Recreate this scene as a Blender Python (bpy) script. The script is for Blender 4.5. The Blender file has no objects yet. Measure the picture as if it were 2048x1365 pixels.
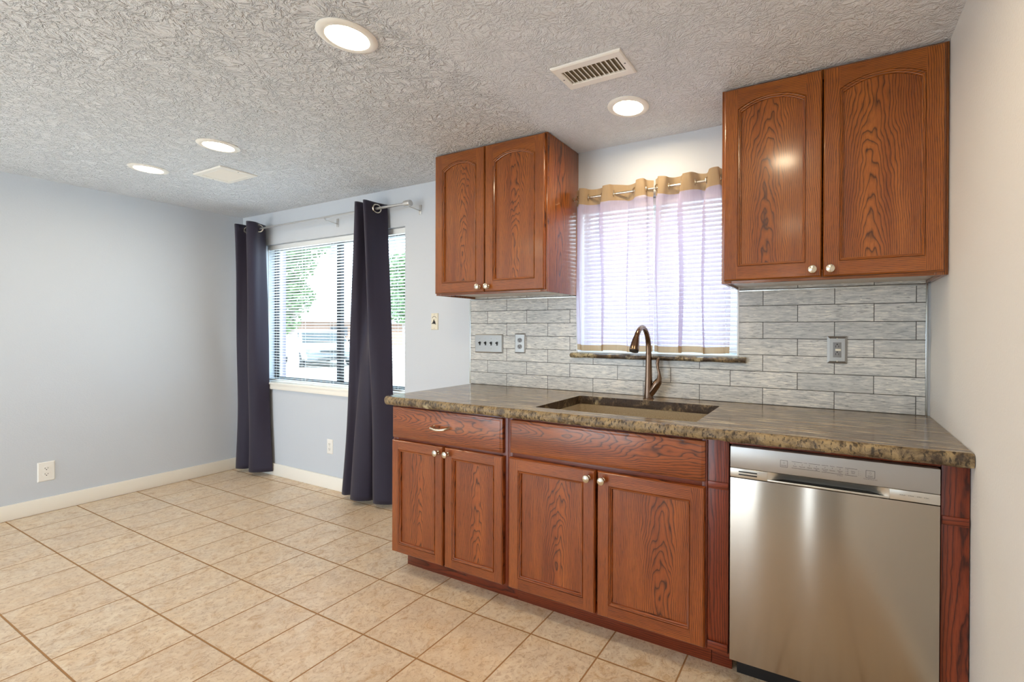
import bpy, bmesh, math, random
from mathutils import Vector, Matrix, noise as mnoise

random.seed(7)
sc = bpy.context.scene
C = bpy.data.collections.new('room'); sc.collection.children.link(C)
PI = math.pi

# ------------------------------------------------------------------ camera
cam_d = bpy.data.cameras.new('camera'); cam = bpy.data.objects.new('camera', cam_d); C.objects.link(cam)
CX, CY, CZ, YAW, PIT, ROL = -0.370, -2.2451, 1.2579, 0.4520, -0.0044, 0.0040
F_ = Vector((-math.sin(YAW)*math.cos(PIT), math.cos(YAW)*math.cos(PIT), math.sin(PIT)))
R_ = Vector((math.cos(YAW), math.sin(YAW), 0)); U_ = R_.cross(F_)
R2 = R_*math.cos(ROL) + U_*math.sin(ROL); U2 = -R_*math.sin(ROL) + U_*math.cos(ROL)
cam.matrix_world = Matrix(((R2.x, U2.x, -F_.x, CX), (R2.y, U2.y, -F_.y, CY), (R2.z, U2.z, -F_.z, CZ), (0, 0, 0, 1)))
cam_d.sensor_width = 36.0; cam_d.sensor_fit = 'HORIZONTAL'
cam_d.lens = 902.9/2048*36.0
cam_d.shift_x = -198.3/2048; cam_d.shift_y = -15.8/2048
cam_d.clip_start = 0.02; cam_d.clip_end = 300
sc.camera = cam

# ------------------------------------------------------------------ world, sun, exposure
W = bpy.data.worlds.new('sky'); sc.world = W; W.use_nodes = True
bg = W.node_tree.nodes['Background']
bg.inputs[0].default_value = (0.70, 0.85, 1.0, 1); bg.inputs[1].default_value = 4.6
sun_d = bpy.data.lights.new('sun', 'SUN'); sun_d.energy = 12.0; sun_d.angle = 0.02; sun_d.color = (0.80, 0.91, 1.0)
sun = bpy.data.objects.new('sun', sun_d); C.objects.link(sun); sun.location = (-4, 3, 8)
sun.rotation_euler = Vector((-0.22, 0.72, -0.66)).to_track_quat('-Z', 'Y').to_euler()
sc.view_settings.view_transform = 'Standard'; sc.view_settings.look = 'None'
sc.view_settings.exposure = 0.74; sc.view_settings.gamma = 1.0; sc.view_settings.use_curve_mapping = False
sc.cycles.max_bounces = 10; sc.cycles.diffuse_bounces = 6; sc.cycles.glossy_bounces = 4
sc.cycles.transmission_bounces = 6; sc.cycles.transparent_max_bounces = 24
sc.cycles.sample_clamp_indirect = 6.0
sc.cycles.use_denoising = True

def portal(name, loc, sx, sz, facing):
    d = bpy.data.lights.new(name, 'AREA'); d.shape = 'RECTANGLE'; d.size = sx; d.size_y = sz; d.cycles.is_portal = True
    o = bpy.data.objects.new(name, d); C.objects.link(o); o.location = loc
    o.rotation_euler = Vector(facing).to_track_quat('-Z', 'Y').to_euler()
XL, H = -5.2055, 2.277           # left wall, ceiling height
YF = -5.4                        # wall behind the camera
portal('daylight_portal_dining', (-3.99, 0.16, 1.40), 1.82, 1.22, (0, -1, 0))
portal('daylight_portal_kitchen', (-1.22, 0.16, 1.55), 0.92, 0.85, (0, -1, 0))
portal('daylight_portal_rear_added', (-3.725, YF-0.16, 1.06), 2.45, 2.1, (0, 1, 0))  # unseen rear opening, added to bring daylight in from behind the camera
portal('daylight_portal_streak_slot', (-0.89, YF-0.16, 1.08), 0.22, 2.05, (0, 1, 0))  # unseen slot, added to put a vertical streak on the dishwasher

# ------------------------------------------------------------------ node helpers
class NT:
    def __init__(s, name):
        m = bpy.data.materials.new(name); m.use_nodes = True; s.m = m; s.t = m.node_tree
        s.b = s.t.nodes['Principled BSDF']; s.out = s.t.nodes['Material Output']
    def n(s, t, **kw):
        x = s.t.nodes.new(t)
        for k, v in kw.items(): setattr(x, k, v)
        return x
    def put(s, sock, v):
        if hasattr(v, 'is_output'): s.t.links.new(v, sock)
        else: sock.default_value = v
    def math(s, op, a, b=0.0, c=0.0, clamp=False):
        x = s.n('ShaderNodeMath', operation=op, use_clamp=clamp)
        s.put(x.inputs[0], a); s.put(x.inputs[1], b)
        if op in ('MULTIPLY_ADD', 'SMOOTH_MIN', 'WRAP', 'COMPARE'): s.put(x.inputs[2], c)
        return x.outputs[0]
    def vec(s, x, y, z):
        c = s.n('ShaderNodeCombineXYZ'); s.put(c.inputs[0], x); s.put(c.inputs[1], y); s.put(c.inputs[2], z); return c.outputs[0]
    def sep(s, v):
        c = s.n('ShaderNodeSeparateXYZ'); s.put(c.inputs[0], v); return c.outputs
    def vmath(s, op, a, b):
        x = s.n('ShaderNodeVectorMath', operation=op); s.put(x.inputs[0], a); s.put(x.inputs[1], b); return x.outputs[0]
    def noise(s, v, scale, detail=2.0, rough=0.5, dist=0.0):
        x = s.n('ShaderNodeTexNoise'); s.put(x.inputs['Vector'], v); x.inputs['Scale'].default_value = scale
        x.inputs['Detail'].default_value = detail; x.inputs['Roughness'].default_value = rough; x.inputs['Distortion'].default_value = dist
        return x.outputs['Fac']
    def ramp(s, f, stops, interp='LINEAR'):
        x = s.n('ShaderNodeValToRGB'); s.put(x.inputs[0], f); r = x.color_ramp; r.interpolation = interp
        while len(r.elements) < len(stops): r.elements.new(0.5)
        for e, (p, c) in zip(r.elements, stops):
            e.position = p; e.color = (c, c, c, 1) if isinstance(c, (int, float)) else (*c, 1)
        return x.outputs[0]
    def mix(s, f, a, b, mode='MIX'):
        x = s.n('ShaderNodeMix', data_type='RGBA', blend_type=mode)
        s.put(x.inputs[0], f)
        s.put(x.inputs[6], a if hasattr(a, 'is_output') else (*a, 1)); s.put(x.inputs[7], b if hasattr(b, 'is_output') else (*b, 1))
        return x.outputs[2]
    def bump(s, h, strength=0.3, dist=0.01):
        x = s.n('ShaderNodeBump'); x.inputs['Strength'].default_value = strength; x.inputs['Distance'].default_value = dist
        s.put(x.inputs['Height'], h); s.t.links.new(x.outputs[0], s.b.inputs['Normal']); return x.outputs[0]
    def set(s, color=None, rough=None, metal=None, **kw):
        if color is not None: s.put(s.b.inputs['Base Color'], color if hasattr(color, 'is_output') else (*color, 1))
        if rough is not None: s.put(s.b.inputs['Roughness'], rough)
        if metal is not None: s.b.inputs['Metallic'].default_value = metal
        for k, v in kw.items(): s.put(s.b.inputs[k.replace('_', ' ')], v)
        return s.m
    def obj(s): return s.n('ShaderNodeTexCoord').outputs['Object']
    def pos(s): return s.n('ShaderNodeNewGeometry').outputs['Position']
    def rnd(s): return s.n('ShaderNodeObjectInfo').outputs['Random']

def srgb(r, g, b):
    f = lambda c: (c/255)/12.92 if c <= 10 else (((c/255)+0.055)/1.055)**2.4
    return (f(r), f(g), f(b))

def plain(name, col, rough=0.5, metal=0.0, **kw): return NT(name).set(srgb(*col), rough, metal, **kw)

# ------------------------------------------------------------------ materials
def paint(name, col, bs=0.08):
    t = NT(name); p = t.pos()
    t.bump(t.noise(p, 130, 2), bs, 0.004)
    return t.set(srgb(*col), 0.62)
M_wall = paint('wall_paint', (202, 208, 216), 0.12)
M_wall_r = paint('wall_paint_orange_peel_lit', (222, 219, 214), 0.3)  # same paint as the other walls; lighter, warmer lit look put into the colour
M_trim = plain('white_trim_paint', (248, 244, 234), 0.35)
M_white = plain('white_plastic', (240, 238, 232), 0.35)
M_cream = plain('cream_plastic', (228, 222, 204), 0.35)
M_black = plain('black_plastic', (22, 22, 24), 0.4)
M_darkhole = plain('dark_recess', (20, 17, 14), 0.8)

def ceiling_mat():
    t = NT('knockdown_ceiling'); p = t.pos(); s = t.sep(p)
    w = t.vec(t.math('MULTIPLY', t.noise(p, 9, 2), 0.10), t.math('MULTIPLY', t.noise(t.vmath('ADD', p, (5.0, 3.0, 0.0)), 9, 2), 0.10), 0.0)
    q = t.vmath('ADD', p, w)
    n1 = t.noise(t.vmath('MULTIPLY', q, (1.0, 1.5, 1.0)), 34, 3, 0.6, 0.6)
    blob = t.ramp(n1, [(0.44, 0.0), (0.53, 1.0)])
    n2 = t.noise(q, 95, 2, 0.6)
    fine = t.ramp(n2, [(0.42, 0.0), (0.60, 1.0)])
    # the kitchen strip right of the seam is sprayed finer than the dining side
    side = t.ramp(t.math('ADD', s[0], 2.0), [(0.30, 0.0), (0.36, 1.0)])
    h = t.math('ADD', t.math('MULTIPLY', blob, t.math('SUBTRACT', 1.0, t.math('MULTIPLY', side, 0.65))), t.math('MULTIPLY', fine, 0.35))
    t.bump(h, 1.0, 0.0075)
    return t.set(srgb(226, 230, 236), 0.7)
M_ceil = ceiling_mat()

TT, GX, GY = 0.3092, -3.6446, -1.9452
def floor_mat():
    t = NT('beige_floor_tile'); p = t.pos(); s = t.sep(p)
    ux = t.math('DIVIDE', t.math('SUBTRACT', s[0], GX), TT); uy = t.math('DIVIDE', t.math('SUBTRACT', s[1], GY), TT)
    fx = t.math('FRACT', ux); fy = t.math('FRACT', uy)
    ex = t.math('MINIMUM', fx, t.math('SUBTRACT', 1.0, fx)); ey = t.math('MINIMUM', fy, t.math('SUBTRACT', 1.0, fy))
    e = t.math('MULTIPLY', t.math('MINIMUM', ex, ey), TT)
    tile = t.ramp(t.math('MULTIPLY', e, 100.0), [(0.22, 0.0), (0.40, 1.0)])
    idv = t.vec(t.math('FLOOR', ux), t.math('FLOOR', uy), 3.0)
    wn = t.n('ShaderNodeTexWhiteNoise', noise_dimensions='3D'); t.put(wn.inputs['Vector'], idv)
    off = t.vmath('MULTIPLY', wn.outputs['Color'], (9.0, 9.0, 9.0)); q = t.vmath('ADD', p, off)
    big = t.noise(q, 5.5, 4, 0.6, 0.6); mid = t.noise(q, 16, 6, 0.7, 1.2); fine = t.noise(q, 60, 4, 0.7, 0.8)
    c = t.mix(t.ramp(big, [(0.35, 0.0), (0.65, 1.0)]), srgb(222, 198, 166), srgb(213, 196, 174))
    c = t.mix(t.ramp(mid, [(0.48, 0.0), (0.66, 0.75)]), c, srgb(234, 220, 198))
    c = t.mix(t.ramp(mid, [(0.34, 0.8), (0.45, 0.0)]), c, srgb(188, 154, 114))
    c = t.mix(t.ramp(fine, [(0.52, 0.0), (0.62, 0.5)]), c, srgb(166, 132, 102))
    c = t.mix(t.math('MULTIPLY', wn.outputs['Value'], 0.22), c, srgb(196, 160, 122))
    c = t.mix(tile, srgb(160, 118, 74), c)
    hole = t.ramp(mid, [(0.44, 0.0), (0.5, 1.0)])
    hgt = t.math('ADD', t.math('MULTIPLY', tile, 1.0), t.math('ADD', t.math('MULTIPLY', hole, 0.22), t.math('MULTIPLY', fine, 0.12)))
    t.bump(hgt, 0.55, 0.004)
    return t.set(c, t.ramp(tile, [(0.0, 0.8), (1.0, 0.33)]), Specular_IOR_Level=0.45)
M_floor = floor_mat()

def oak(name, axis, light, mid, dark, ring=0.0062, slope=0.085, coat=0.55, wk=0.08):
    t = NT(name); p = t.obj(); s = t.sep(p); rn = t.rnd()
    u, w = (s[0], s[2]) if axis == 'z' else (s[2], s[0])
    if axis == 'y': u, w = s[1], s[2]
    ro = t.math('MULTIPLY', rn, 37.0)
    uo = t.math('ADD', u, t.math('MULTIPLY', t.math('SUBTRACT', rn, 0.5), 0.10))
    wob = t.noise(t.vec(t.math('MULTIPLY', u, 3.0), ro, t.math('MULTIPLY', w, 1.1)), 2.2, 3, 0.6)
    wob2 = t.noise(t.vec(t.math('MULTIPLY', u, 30.0), ro, t.math('MULTIPLY', w, 9.0)), 1.6, 2, 0.5)
    cc = t.math('MULTIPLY_ADD', w, slope, 0.06)
    cc = t.math('ADD', cc, t.math('MULTIPLY_ADD', wob, wk, -wk/2))
    R = t.math('SQRT', t.math('ADD', t.math('MULTIPLY', uo, uo), t.math('MULTIPLY', cc, cc)))
    R = t.math('ADD', R, t.math('MULTIPLY', wob2, 0.0035))
    f = t.math('FRACT', t.math('DIVIDE', R, ring))
    line = t.ramp(f, [(0.0, 0.75), (0.12, 0.1), (0.5, 0.0), (0.82, 0.35), (0.97, 1.0)])
    pore = t.noise(t.vec(t.math('MULTIPLY', u, 620.0), ro, t.math('MULTIPLY', w, 22.0)), 1.0, 2, 0.6)
    pr = t.ramp(pore, [(0.50, 0.0), (0.66, 1.0)])
    tone = t.noise(t.vec(t.math('MULTIPLY', u, 14.0), ro, t.math('MULTIPLY', w, 1.5)), 1.0, 3, 0.6)
    c = t.mix(t.ramp(tone, [(0.3, 0.0), (0.7, 1.0)]), srgb(*mid), srgb(*light))
    c = t.mix(t.math('MULTIPLY', pr, t.math('MULTIPLY_ADD', line, 0.5, 0.35)), c, srgb(*dark))
    c = t.mix(t.math('MULTIPLY', line, 0.82), c, srgb(*dark))
    t.bump(t.math('ADD', t.math('MULTIPLY', line, -0.5), t.math('MULTIPLY', pr, -0.4)), 0.06, 0.001)
    return t.set(c, 0.38, Coat_Weight=coat, Coat_Roughness=0.16, Specular_IOR_Level=0.35)
UP = ((168, 95, 27), (132, 65, 15), (46, 18, 5))
LO = ((168, 89, 34), (130, 60, 21), (42, 16, 7))
RD = ((136, 58, 28), (110, 42, 20), (46, 14, 8))
M_uv = oak('golden_oak_vertical', 'z', *UP); M_uh = oak('golden_oak_horizontal', 'x', *UP)
M_us = oak('golden_oak_side', 'y', *UP, ring=0.012, slope=0.02, coat=0.9)
M_lv = oak('amber_oak_vertical', 'z', *LO); M_lh = oak('amber_oak_horizontal', 'x', *LO, slope=0.09)
M_rv = oak('red_stained_oak_vertical', 'z', *RD, slope=0.02, coat=0.2, wk=0.025); M_rh = oak('red_stained_oak_horizontal', 'x', *RD, slope=0.02, coat=0.2, wk=0.025)
M_under = plain('pale_cabinet_underside', (190, 176, 160), 0.3)

def tile_mat():
    t = NT('grey_wood_look_tile'); p = t.pos(); s = t.sep(p)
    L, Rw = 0.3035, 0.0778
    v = t.math('DIVIDE', t.math('SUBTRACT', s[2], 0.9145), Rw); row = t.math('FLOOR', v)
    off = t.math('MULTIPLY', t.math('FLOORED_MODULO', row, 2.0), 0.5)
    u = t.math('ADD', t.math('DIVIDE', t.math('ADD', s[0], 0.050), L), off)
    fu = t.math('FRACT', t.math('ADD', u, 20.0)); fv = t.math('FRACT', v)
    eu = t.math('MULTIPLY', t.math('MINIMUM', fu, t.math('SUBTRACT', 1.0, fu)), L)
    ev = t.math('MULTIPLY', t.math('MINIMUM', fv, t.math('SUBTRACT', 1.0, fv)), Rw)
    e = t.math('MINIMUM', eu, ev)
    tile = t.ramp(t.math('MULTIPLY', e, 100.0), [(0.10, 0.0), (0.20, 1.0)])
    wn = t.n('ShaderNodeTexWhiteNoise', noise_dimensions='3D'); t.put(wn.inputs['Vector'], t.vec(t.math('FLOOR', u), row, 1.0))
    q = t.vmath('ADD', p, t.vmath('MULTIPLY', wn.outputs['Color'], (7.0, 7.0, 7.0))); qs = t.sep(q)
    st = t.noise(t.vec(t.math('MULTIPLY', qs[0], 9.0), 0.0, t.math('MULTIPLY', qs[2], 95.0)), 1.0, 5, 0.65, 0.9)
    st2 = t.noise(t.vec(t.math('MULTIPLY', qs[0], 22.0), 4.0, t.math('MULTIPLY', qs[2], 210.0)), 1.0, 3, 0.6, 0.5)
    c = t.mix(t.ramp(st, [(0.34, 0.0), (0.62, 1.0)]), srgb(176, 178, 178), srgb(220, 219, 214))
    c = t.mix(t.ramp(st2, [(0.56, 0.0), (0.63, 0.9)]), c, srgb(240, 236, 226))
    c = t.mix(t.ramp(st2, [(0.36, 0.7), (0.43, 0.0)]), c, srgb(118, 119, 120))
    c = t.mix(t.math('MULTIPLY', wn.outputs['Value'], 0.35), c, srgb(150, 154, 156))
    c = t.mix(tile, srgb(66, 64, 60), c)
    t.bump(t.math('ADD', tile, t.math('MULTIPLY', st, 0.35)), 0.5, 0.002)
    return t.set(c, 0.3)
M_tile = tile_mat()

def slab_top():
    t = NT('polished_brown_stone_top'); p = t.pos(); s = t.sep(p)
    a = t.noise(t.vec(t.math('MULTIPLY', s[0], 2.2), t.math('MULTIPLY', s[1], 38.0), 0.0), 1.0, 5, 0.65, 0.7)
    b = t.noise(t.vec(t.math('MULTIPLY', s[0], 6.0), t.math('MULTIPLY', s[1], 130.0), 2.0), 1.0, 2, 0.5, 0.3)
    g = t.noise(p, 4.0, 3, 0.6)
    c = t.mix(t.ramp(a, [(0.4, 0.0), (0.6, 1.0)]), srgb(84, 68, 52), srgb(146, 126, 98))
    c = t.mix(t.ramp(g, [(0.35, 0.35), (0.6, 0.0)]), c, srgb(96, 88, 80))
    c = t.mix(t.ramp(b, [(0.60, 0.0), (0.64, 0.9)]), c, srgb(214, 198, 166))
    c = t.mix(t.ramp(b, [(0.36, 0.7), (0.41, 0.0)]), c, srgb(52, 40, 30))
    return t.set(c, 0.17, Specular_IOR_Level=0.45)
M_top = slab_top()
def slab_edge(name='rough_stone_edge', dk=0.0):
    t = NT(name); p = t.pos()
    a = t.noise(p, 16, 6, 0.7, 0.6); b = t.noise(p, 6.5, 3, 0.6, 0.4); f = t.noise(t.vmath('MULTIPLY', p, (1.5, 1.0, 0.7)), 70, 4, 0.65)
    c = t.mix(t.ramp(a, [(0.36+dk, 0.0), (0.56+dk, 1.0)]), srgb(64, 48, 32), srgb(150, 128, 92))
    c = t.mix(t.ramp(b, [(0.60, 0.0), (0.66, 0.8)]), c, srgb(184, 168, 130))
    c = t.mix(t.ramp(f, [(0.40, 0.9), (0.48, 0.0)]), c, srgb(44, 32, 20))
    t.bump(t.math('ADD', a, t.math('MULTIPLY', f, 0.4)), 0.7, 0.006)
    return t.set(c, 0.42)
M_edge = slab_edge(); M_cut = slab_edge('dark_stone_cut_edge', 0.14)
def sink_mat():
    t = NT('taupe_composite_sink'); p = t.pos()
    c = t.mix(t.ramp(t.noise(p, 420, 2), [(0.35, 0.0), (0.65, 1.0)]), srgb(140, 124, 98), srgb(176, 160, 132))
    return t.set(c, 0.45)
M_sink = sink_mat()

def steel_mat():
    t = NT('brushed_stainless_steel'); p = t.pos(); s = t.sep(p)
    br = t.noise(t.vec(t.math('MULTIPLY', s[0], 6.0), s[1], t.math('MULTIPLY', s[2], 1500.0)), 1.0, 2, 0.6)
    tg = t.n('ShaderNodeTangent', direction_type='RADIAL', axis='Z'); t.t.links.new(tg.outputs[0], t.b.inputs['Tangent'])
    return t.set(srgb(170, 160, 148), t.math('MULTIPLY_ADD', br, 0.05, 0.19), 1.0, Anisotropic=0.92, Anisotropic_Rotation=0.25)
M_steel = steel_mat()
M_silver = plain('silver_control_panel', (168, 165, 162), 0.36, 0.7)
M_silver2 = plain('satin_silver_strip', (200, 196, 188), 0.28, 0.8)
M_plate = plain('steel_cover_plate', (168, 168, 166), 0.32, 0.9)
M_nickel = plain('brushed_nickel', (214, 206, 190), 0.25, 1.0)
M_rod = plain('satin_silver_rod', (206, 206, 206), 0.3, 0.7)
M_alu = plain('aluminium_edge_trim', (200, 206, 208), 0.25, 0.85)
M_bronze = plain('brushed_bronze', (124, 102, 86), 0.2, 1.0)
M_bronze_dk = plain('dark_rubber_nozzle', (26, 22, 20), 0.5)
M_ink = plain('grey_lettering', (58, 56, 60), 0.6)
M_grey_dev = plain('grey_receptacle', (132, 132, 134), 0.4)
M_window_metal = plain('dark_bronze_aluminium_frame', (38, 40, 44), 0.4, 0.3)
M_vinyl = plain('white_window_vinyl', (232, 236, 238), 0.4)

def navy():
    t = NT('dark_navy_plum_fabric'); p = t.pos()
    w = t.noise(t.vmath('MULTIPLY', p, (1, 1, 1)), 900, 2)
    t.bump(w, 0.15, 0.001)
    t.set(srgb(46, 40, 60), 0.7, Sheen_Weight=0.2, Sheen_Roughness=0.5)
    l = t.n('ShaderNodeBsdfTranslucent'); l.inputs[0].default_value = (0.10, 0.125, 0.17, 1); m = t.n('ShaderNodeMixShader'); m.inputs[0].default_value = 0.22
    t.t.links.new(t.b.outputs[0], m.inputs[1]); t.t.links.new(l.outputs[0], m.inputs[2]); t.t.links.new(m.outputs[0], t.out.inputs[0]); return t.m
M_navy = navy()
def sheer(name, col, clear):
    t = NT(name); p = t.pos(); s = t.sep(p)
    wx = t.math('SINE', t.math('MULTIPLY', s[0], 1900.0)); wz = t.math('SINE', t.math('MULTIPLY', s[2], 1500.0))
    wv = t.math('MULTIPLY_ADD', t.math('MULTIPLY', wx, wz), 0.06, clear)
    n = t.noise(t.vec(t.math('MULTIPLY', s[0], 160.0), 0.0, t.math('MULTIPLY', s[2], 14.0)), 1.0, 2)
    wv = t.math('ADD', wv, t.math('MULTIPLY_ADD', n, 0.16, -0.08), clamp=True)
    d = t.n('ShaderNodeBsdfDiffuse'); d.inputs[0].default_value = (*srgb(*col), 1)
    l = t.n('ShaderNodeBsdfTranslucent'); l.inputs[0].default_value = (*srgb(*col), 1)
    a = t.n('ShaderNodeMixShader'); a.inputs[0].default_value = 0.45
    t.t.links.new(d.outputs[0], a.inputs[1]); t.t.links.new(l.outputs[0], a.inputs[2])
    tr = t.n('ShaderNodeBsdfTransparent'); b = t.n('ShaderNodeMixShader')
    t.put(b.inputs[0], wv); t.t.links.new(a.outputs[0], b.inputs[1]); t.t.links.new(tr.outputs[0], b.inputs[2])
    t.t.links.new(b.outputs[0], t.out.inputs[0]); return t.m
M_sheer = sheer('white_sheer_fabric', (208, 198, 222), 0.34)
M_taupe = sheer('taupe_band_fabric', (184, 160, 128), 0.03)
def glass():
    t = NT('clear_window_glass'); tr = t.n('ShaderNodeBsdfTransparent'); tr.inputs[0].default_value = (0.93, 0.96, 0.96, 1)
    g = t.n('ShaderNodeBsdfGlossy'); g.inputs['Roughness'].default_value = 0.02
    m = t.n('ShaderNodeMixShader'); m.inputs[0].default_value = 0.06
    t.t.links.new(tr.outputs[0], m.inputs[1]); t.t.links.new(g.outputs[0], m.inputs[2]); t.t.links.new(m.outputs[0], t.out.inputs[0]); return t.m
M_glass = glass()
def slat_mat(nm='white_blind_slat', tr_=0.34):
    t = NT(nm); d = t.n('ShaderNodeBsdfDiffuse'); d.inputs[0].default_value = (*srgb(236, 238, 240), 1)
    l = t.n('ShaderNodeBsdfTranslucent'); l.inputs[0].default_value = (*srgb(225, 230, 234), 1)
    m = t.n('ShaderNodeMixShader'); m.inputs[0].default_value = tr_
    t.t.links.new(d.outputs[0], m.inputs[1]); t.t.links.new(l.outputs[0], m.inputs[2]); t.t.links.new(m.outputs[0], t.out.inputs[0]); return t.m
M_slat = slat_mat(); M_slat2 = slat_mat('white_privacy_slat', 0.10)
def lamp_mat():
    t = NT('lit_frosted_lens'); t.set((1, 0.95, 0.85), 0.4)
    t.b.inputs['Emission Color'].default_value = (1.0, 0.80, 0.53, 1); t.b.inputs['Emission Strength'].default_value = 85.0
    return t.m
M_lamp = lamp_mat()

# ------------------------------------------------------------------ mesh helpers
class MB:
    def __init__(s): s.v = []; s.f = []; s.mi = []
    def add(s, vs, fs, mi=0):
        o = len(s.v); s.v += [tuple(v) for v in vs]
        for f in fs: s.f.append(tuple(i+o for i in f)); s.mi.append(mi)
        return s
    def box(s, x0, x1, y0, y1, z0, z1, mi=0, bev=0.0, rot=None, seg=2):
        bm = bmesh.new(); bmesh.ops.create_cube(bm, size=1)
        for v in bm.verts: v.co = Vector((v.co.x*(x1-x0), v.co.y*(y1-y0), v.co.z*(z1-z0)))
        if bev: bmesh.ops.bevel(bm, geom=bm.edges[:], offset=bev, segments=seg, affect='EDGES', profile=0.5)
        c = Vector(((x0+x1)/2, (y0+y1)/2, (z0+z1)/2))
        if rot is not None: bmesh.ops.transform(bm, matrix=rot, verts=bm.verts)
        bm.verts.index_update()
        s.add([v.co+c for v in bm.verts], [[v.index for v in f.verts] for f in bm.faces], mi); bm.free(); return s
    def quad(s, a, b, c, d, mi=0): return s.add([a, b, c, d], [(0, 1, 2, 3)], mi)
    def lathe(s, prof, c, axis=(0, 0, 1), n=24, mi=0, cap=True, sx=1.0, sy=1.0):
        ax = Vector(axis).normalized(); q = Vector((0, 0, 1)).rotation_difference(ax); c = Vector(c); vs = []; fs = []
        for r, h in prof:
            for k in range(n):
                a = 2*PI*k/n; vs.append(c + q @ Vector((r*math.cos(a)*sx, r*math.sin(a)*sy, h)))
        for i in range(len(prof)-1):
            for k in range(n):
                k2 = (k+1) % n; fs.append((i*n+k, i*n+k2, (i+1)*n+k2, (i+1)*n+k))
        if cap: fs.append(tuple(reversed(range(n)))); fs.append(tuple(range((len(prof)-1)*n, len(prof)*n)))
        return s.add(vs, fs, mi)
    def tube(s, pts, rad, n=12, mi=0, cap=True, flat=None):
        pts = [Vector(p) for p in pts]; N = len(pts)
        rad = rad if isinstance(rad, (list, tuple)) else [rad]*N
        vs = []; fs = []; up = None
        for i, p in enumerate(pts):
            d = (pts[min(i+1, N-1)] - pts[max(i-1, 0)]).normalized()
            if up is None: up = d.orthogonal().normalized()
            up = (up - d*up.dot(d)).normalized(); sd = d.cross(up)
            for k in range(n):
                a = 2*PI*k/n; o = up*math.cos(a)*rad[i] + sd*math.sin(a)*rad[i]
                vs.append(p+o)
        for i in range(N-1):
            for k in range(n): k2 = (k+1) % n; fs.append((i*n+k, i*n+k2, (i+1)*n+k2, (i+1)*n+k))
        if cap: fs.append(tuple(reversed(range(n)))); fs.append(tuple(range((N-1)*n, N*n)))
        return s.add(vs, fs, mi)
    def grid(s, fn, nu, nv, mi=0):
        vs = [fn(i/nu, j/nv) for j in range(nv+1) for i in range(nu+1)]
        fs = [(j*(nu+1)+i, j*(nu+1)+i+1, (j+1)*(nu+1)+i+1, (j+1)*(nu+1)+i) for j in range(nv) for i in range(nu)]
        return s.add(vs, fs, mi)
    def prism(s, poly, y0, y1, mi=0):
        """polygon in x,z extruded along y"""
        n = len(poly); vs = [(x, y0, z) for x, z in poly] + [(x, y1, z) for x, z in poly]
        fs = [tuple(range(n)), tuple(reversed(range(n, 2*n)))] + [(i, i+n, (i+1) % n + n, (i+1) % n) for i in range(n)]
        return s.add(vs, fs, mi)
    def build(s, name, mats, parent=None, smooth=35, origin=None, base=False, fix=True):
        mats = mats if isinstance(mats, (list, tuple)) else [mats]
        xs = [v[0] for v in s.v]; ys = [v[1] for v in s.v]; zs = [v[2] for v in s.v]
        c = Vector(((min(xs)+max(xs))/2, (min(ys)+max(ys))/2, min(zs) if base else (min(zs)+max(zs))/2)) if origin is None else Vector(origin)
        me = bpy.data.meshes.new(name); me.from_pydata([Vector(v)-c for v in s.v], [], s.f)
        for m in mats: me.materials.append(m)
        me.polygons.foreach_set('material_index', s.mi)
        if fix:
            bm = bmesh.new(); bm.from_mesh(me); bmesh.ops.recalc_face_normals(bm, faces=bm.faces); bm.to_mesh(me); bm.free()
        if smooth:
            me.polygons.foreach_set('use_smooth', [True]*len(me.polygons)); me.set_sharp_from_angle(angle=math.radians(smooth))
        me.update()
        o = bpy.data.objects.new(name, me); C.objects.link(o)
        if parent is not None:
            o.parent = parent; p = parent; base_loc = Vector((0, 0, 0))
            while p is not None: base_loc += p.location; p = p.parent
            o.location = c - base_loc
        else: o.location = c
        return o
def tag(o, label, cat, group=None, kind=None):
    o['label'] = label; o['category'] = cat
    if group: o['group'] = group
    if kind: o['kind'] = kind
    return o
def thing(name, loc, label, cat, group=None):
    o = bpy.data.objects.new(name, None); o.empty_display_size = 0.05; C.objects.link(o); o.location = loc
    return tag(o, label, cat, group)
def struct(name, mb, m, label=None, **kw):
    o = mb.build(name, m, **kw); o['kind'] = 'structure'
    if label: o['label'] = label
    return o

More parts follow.
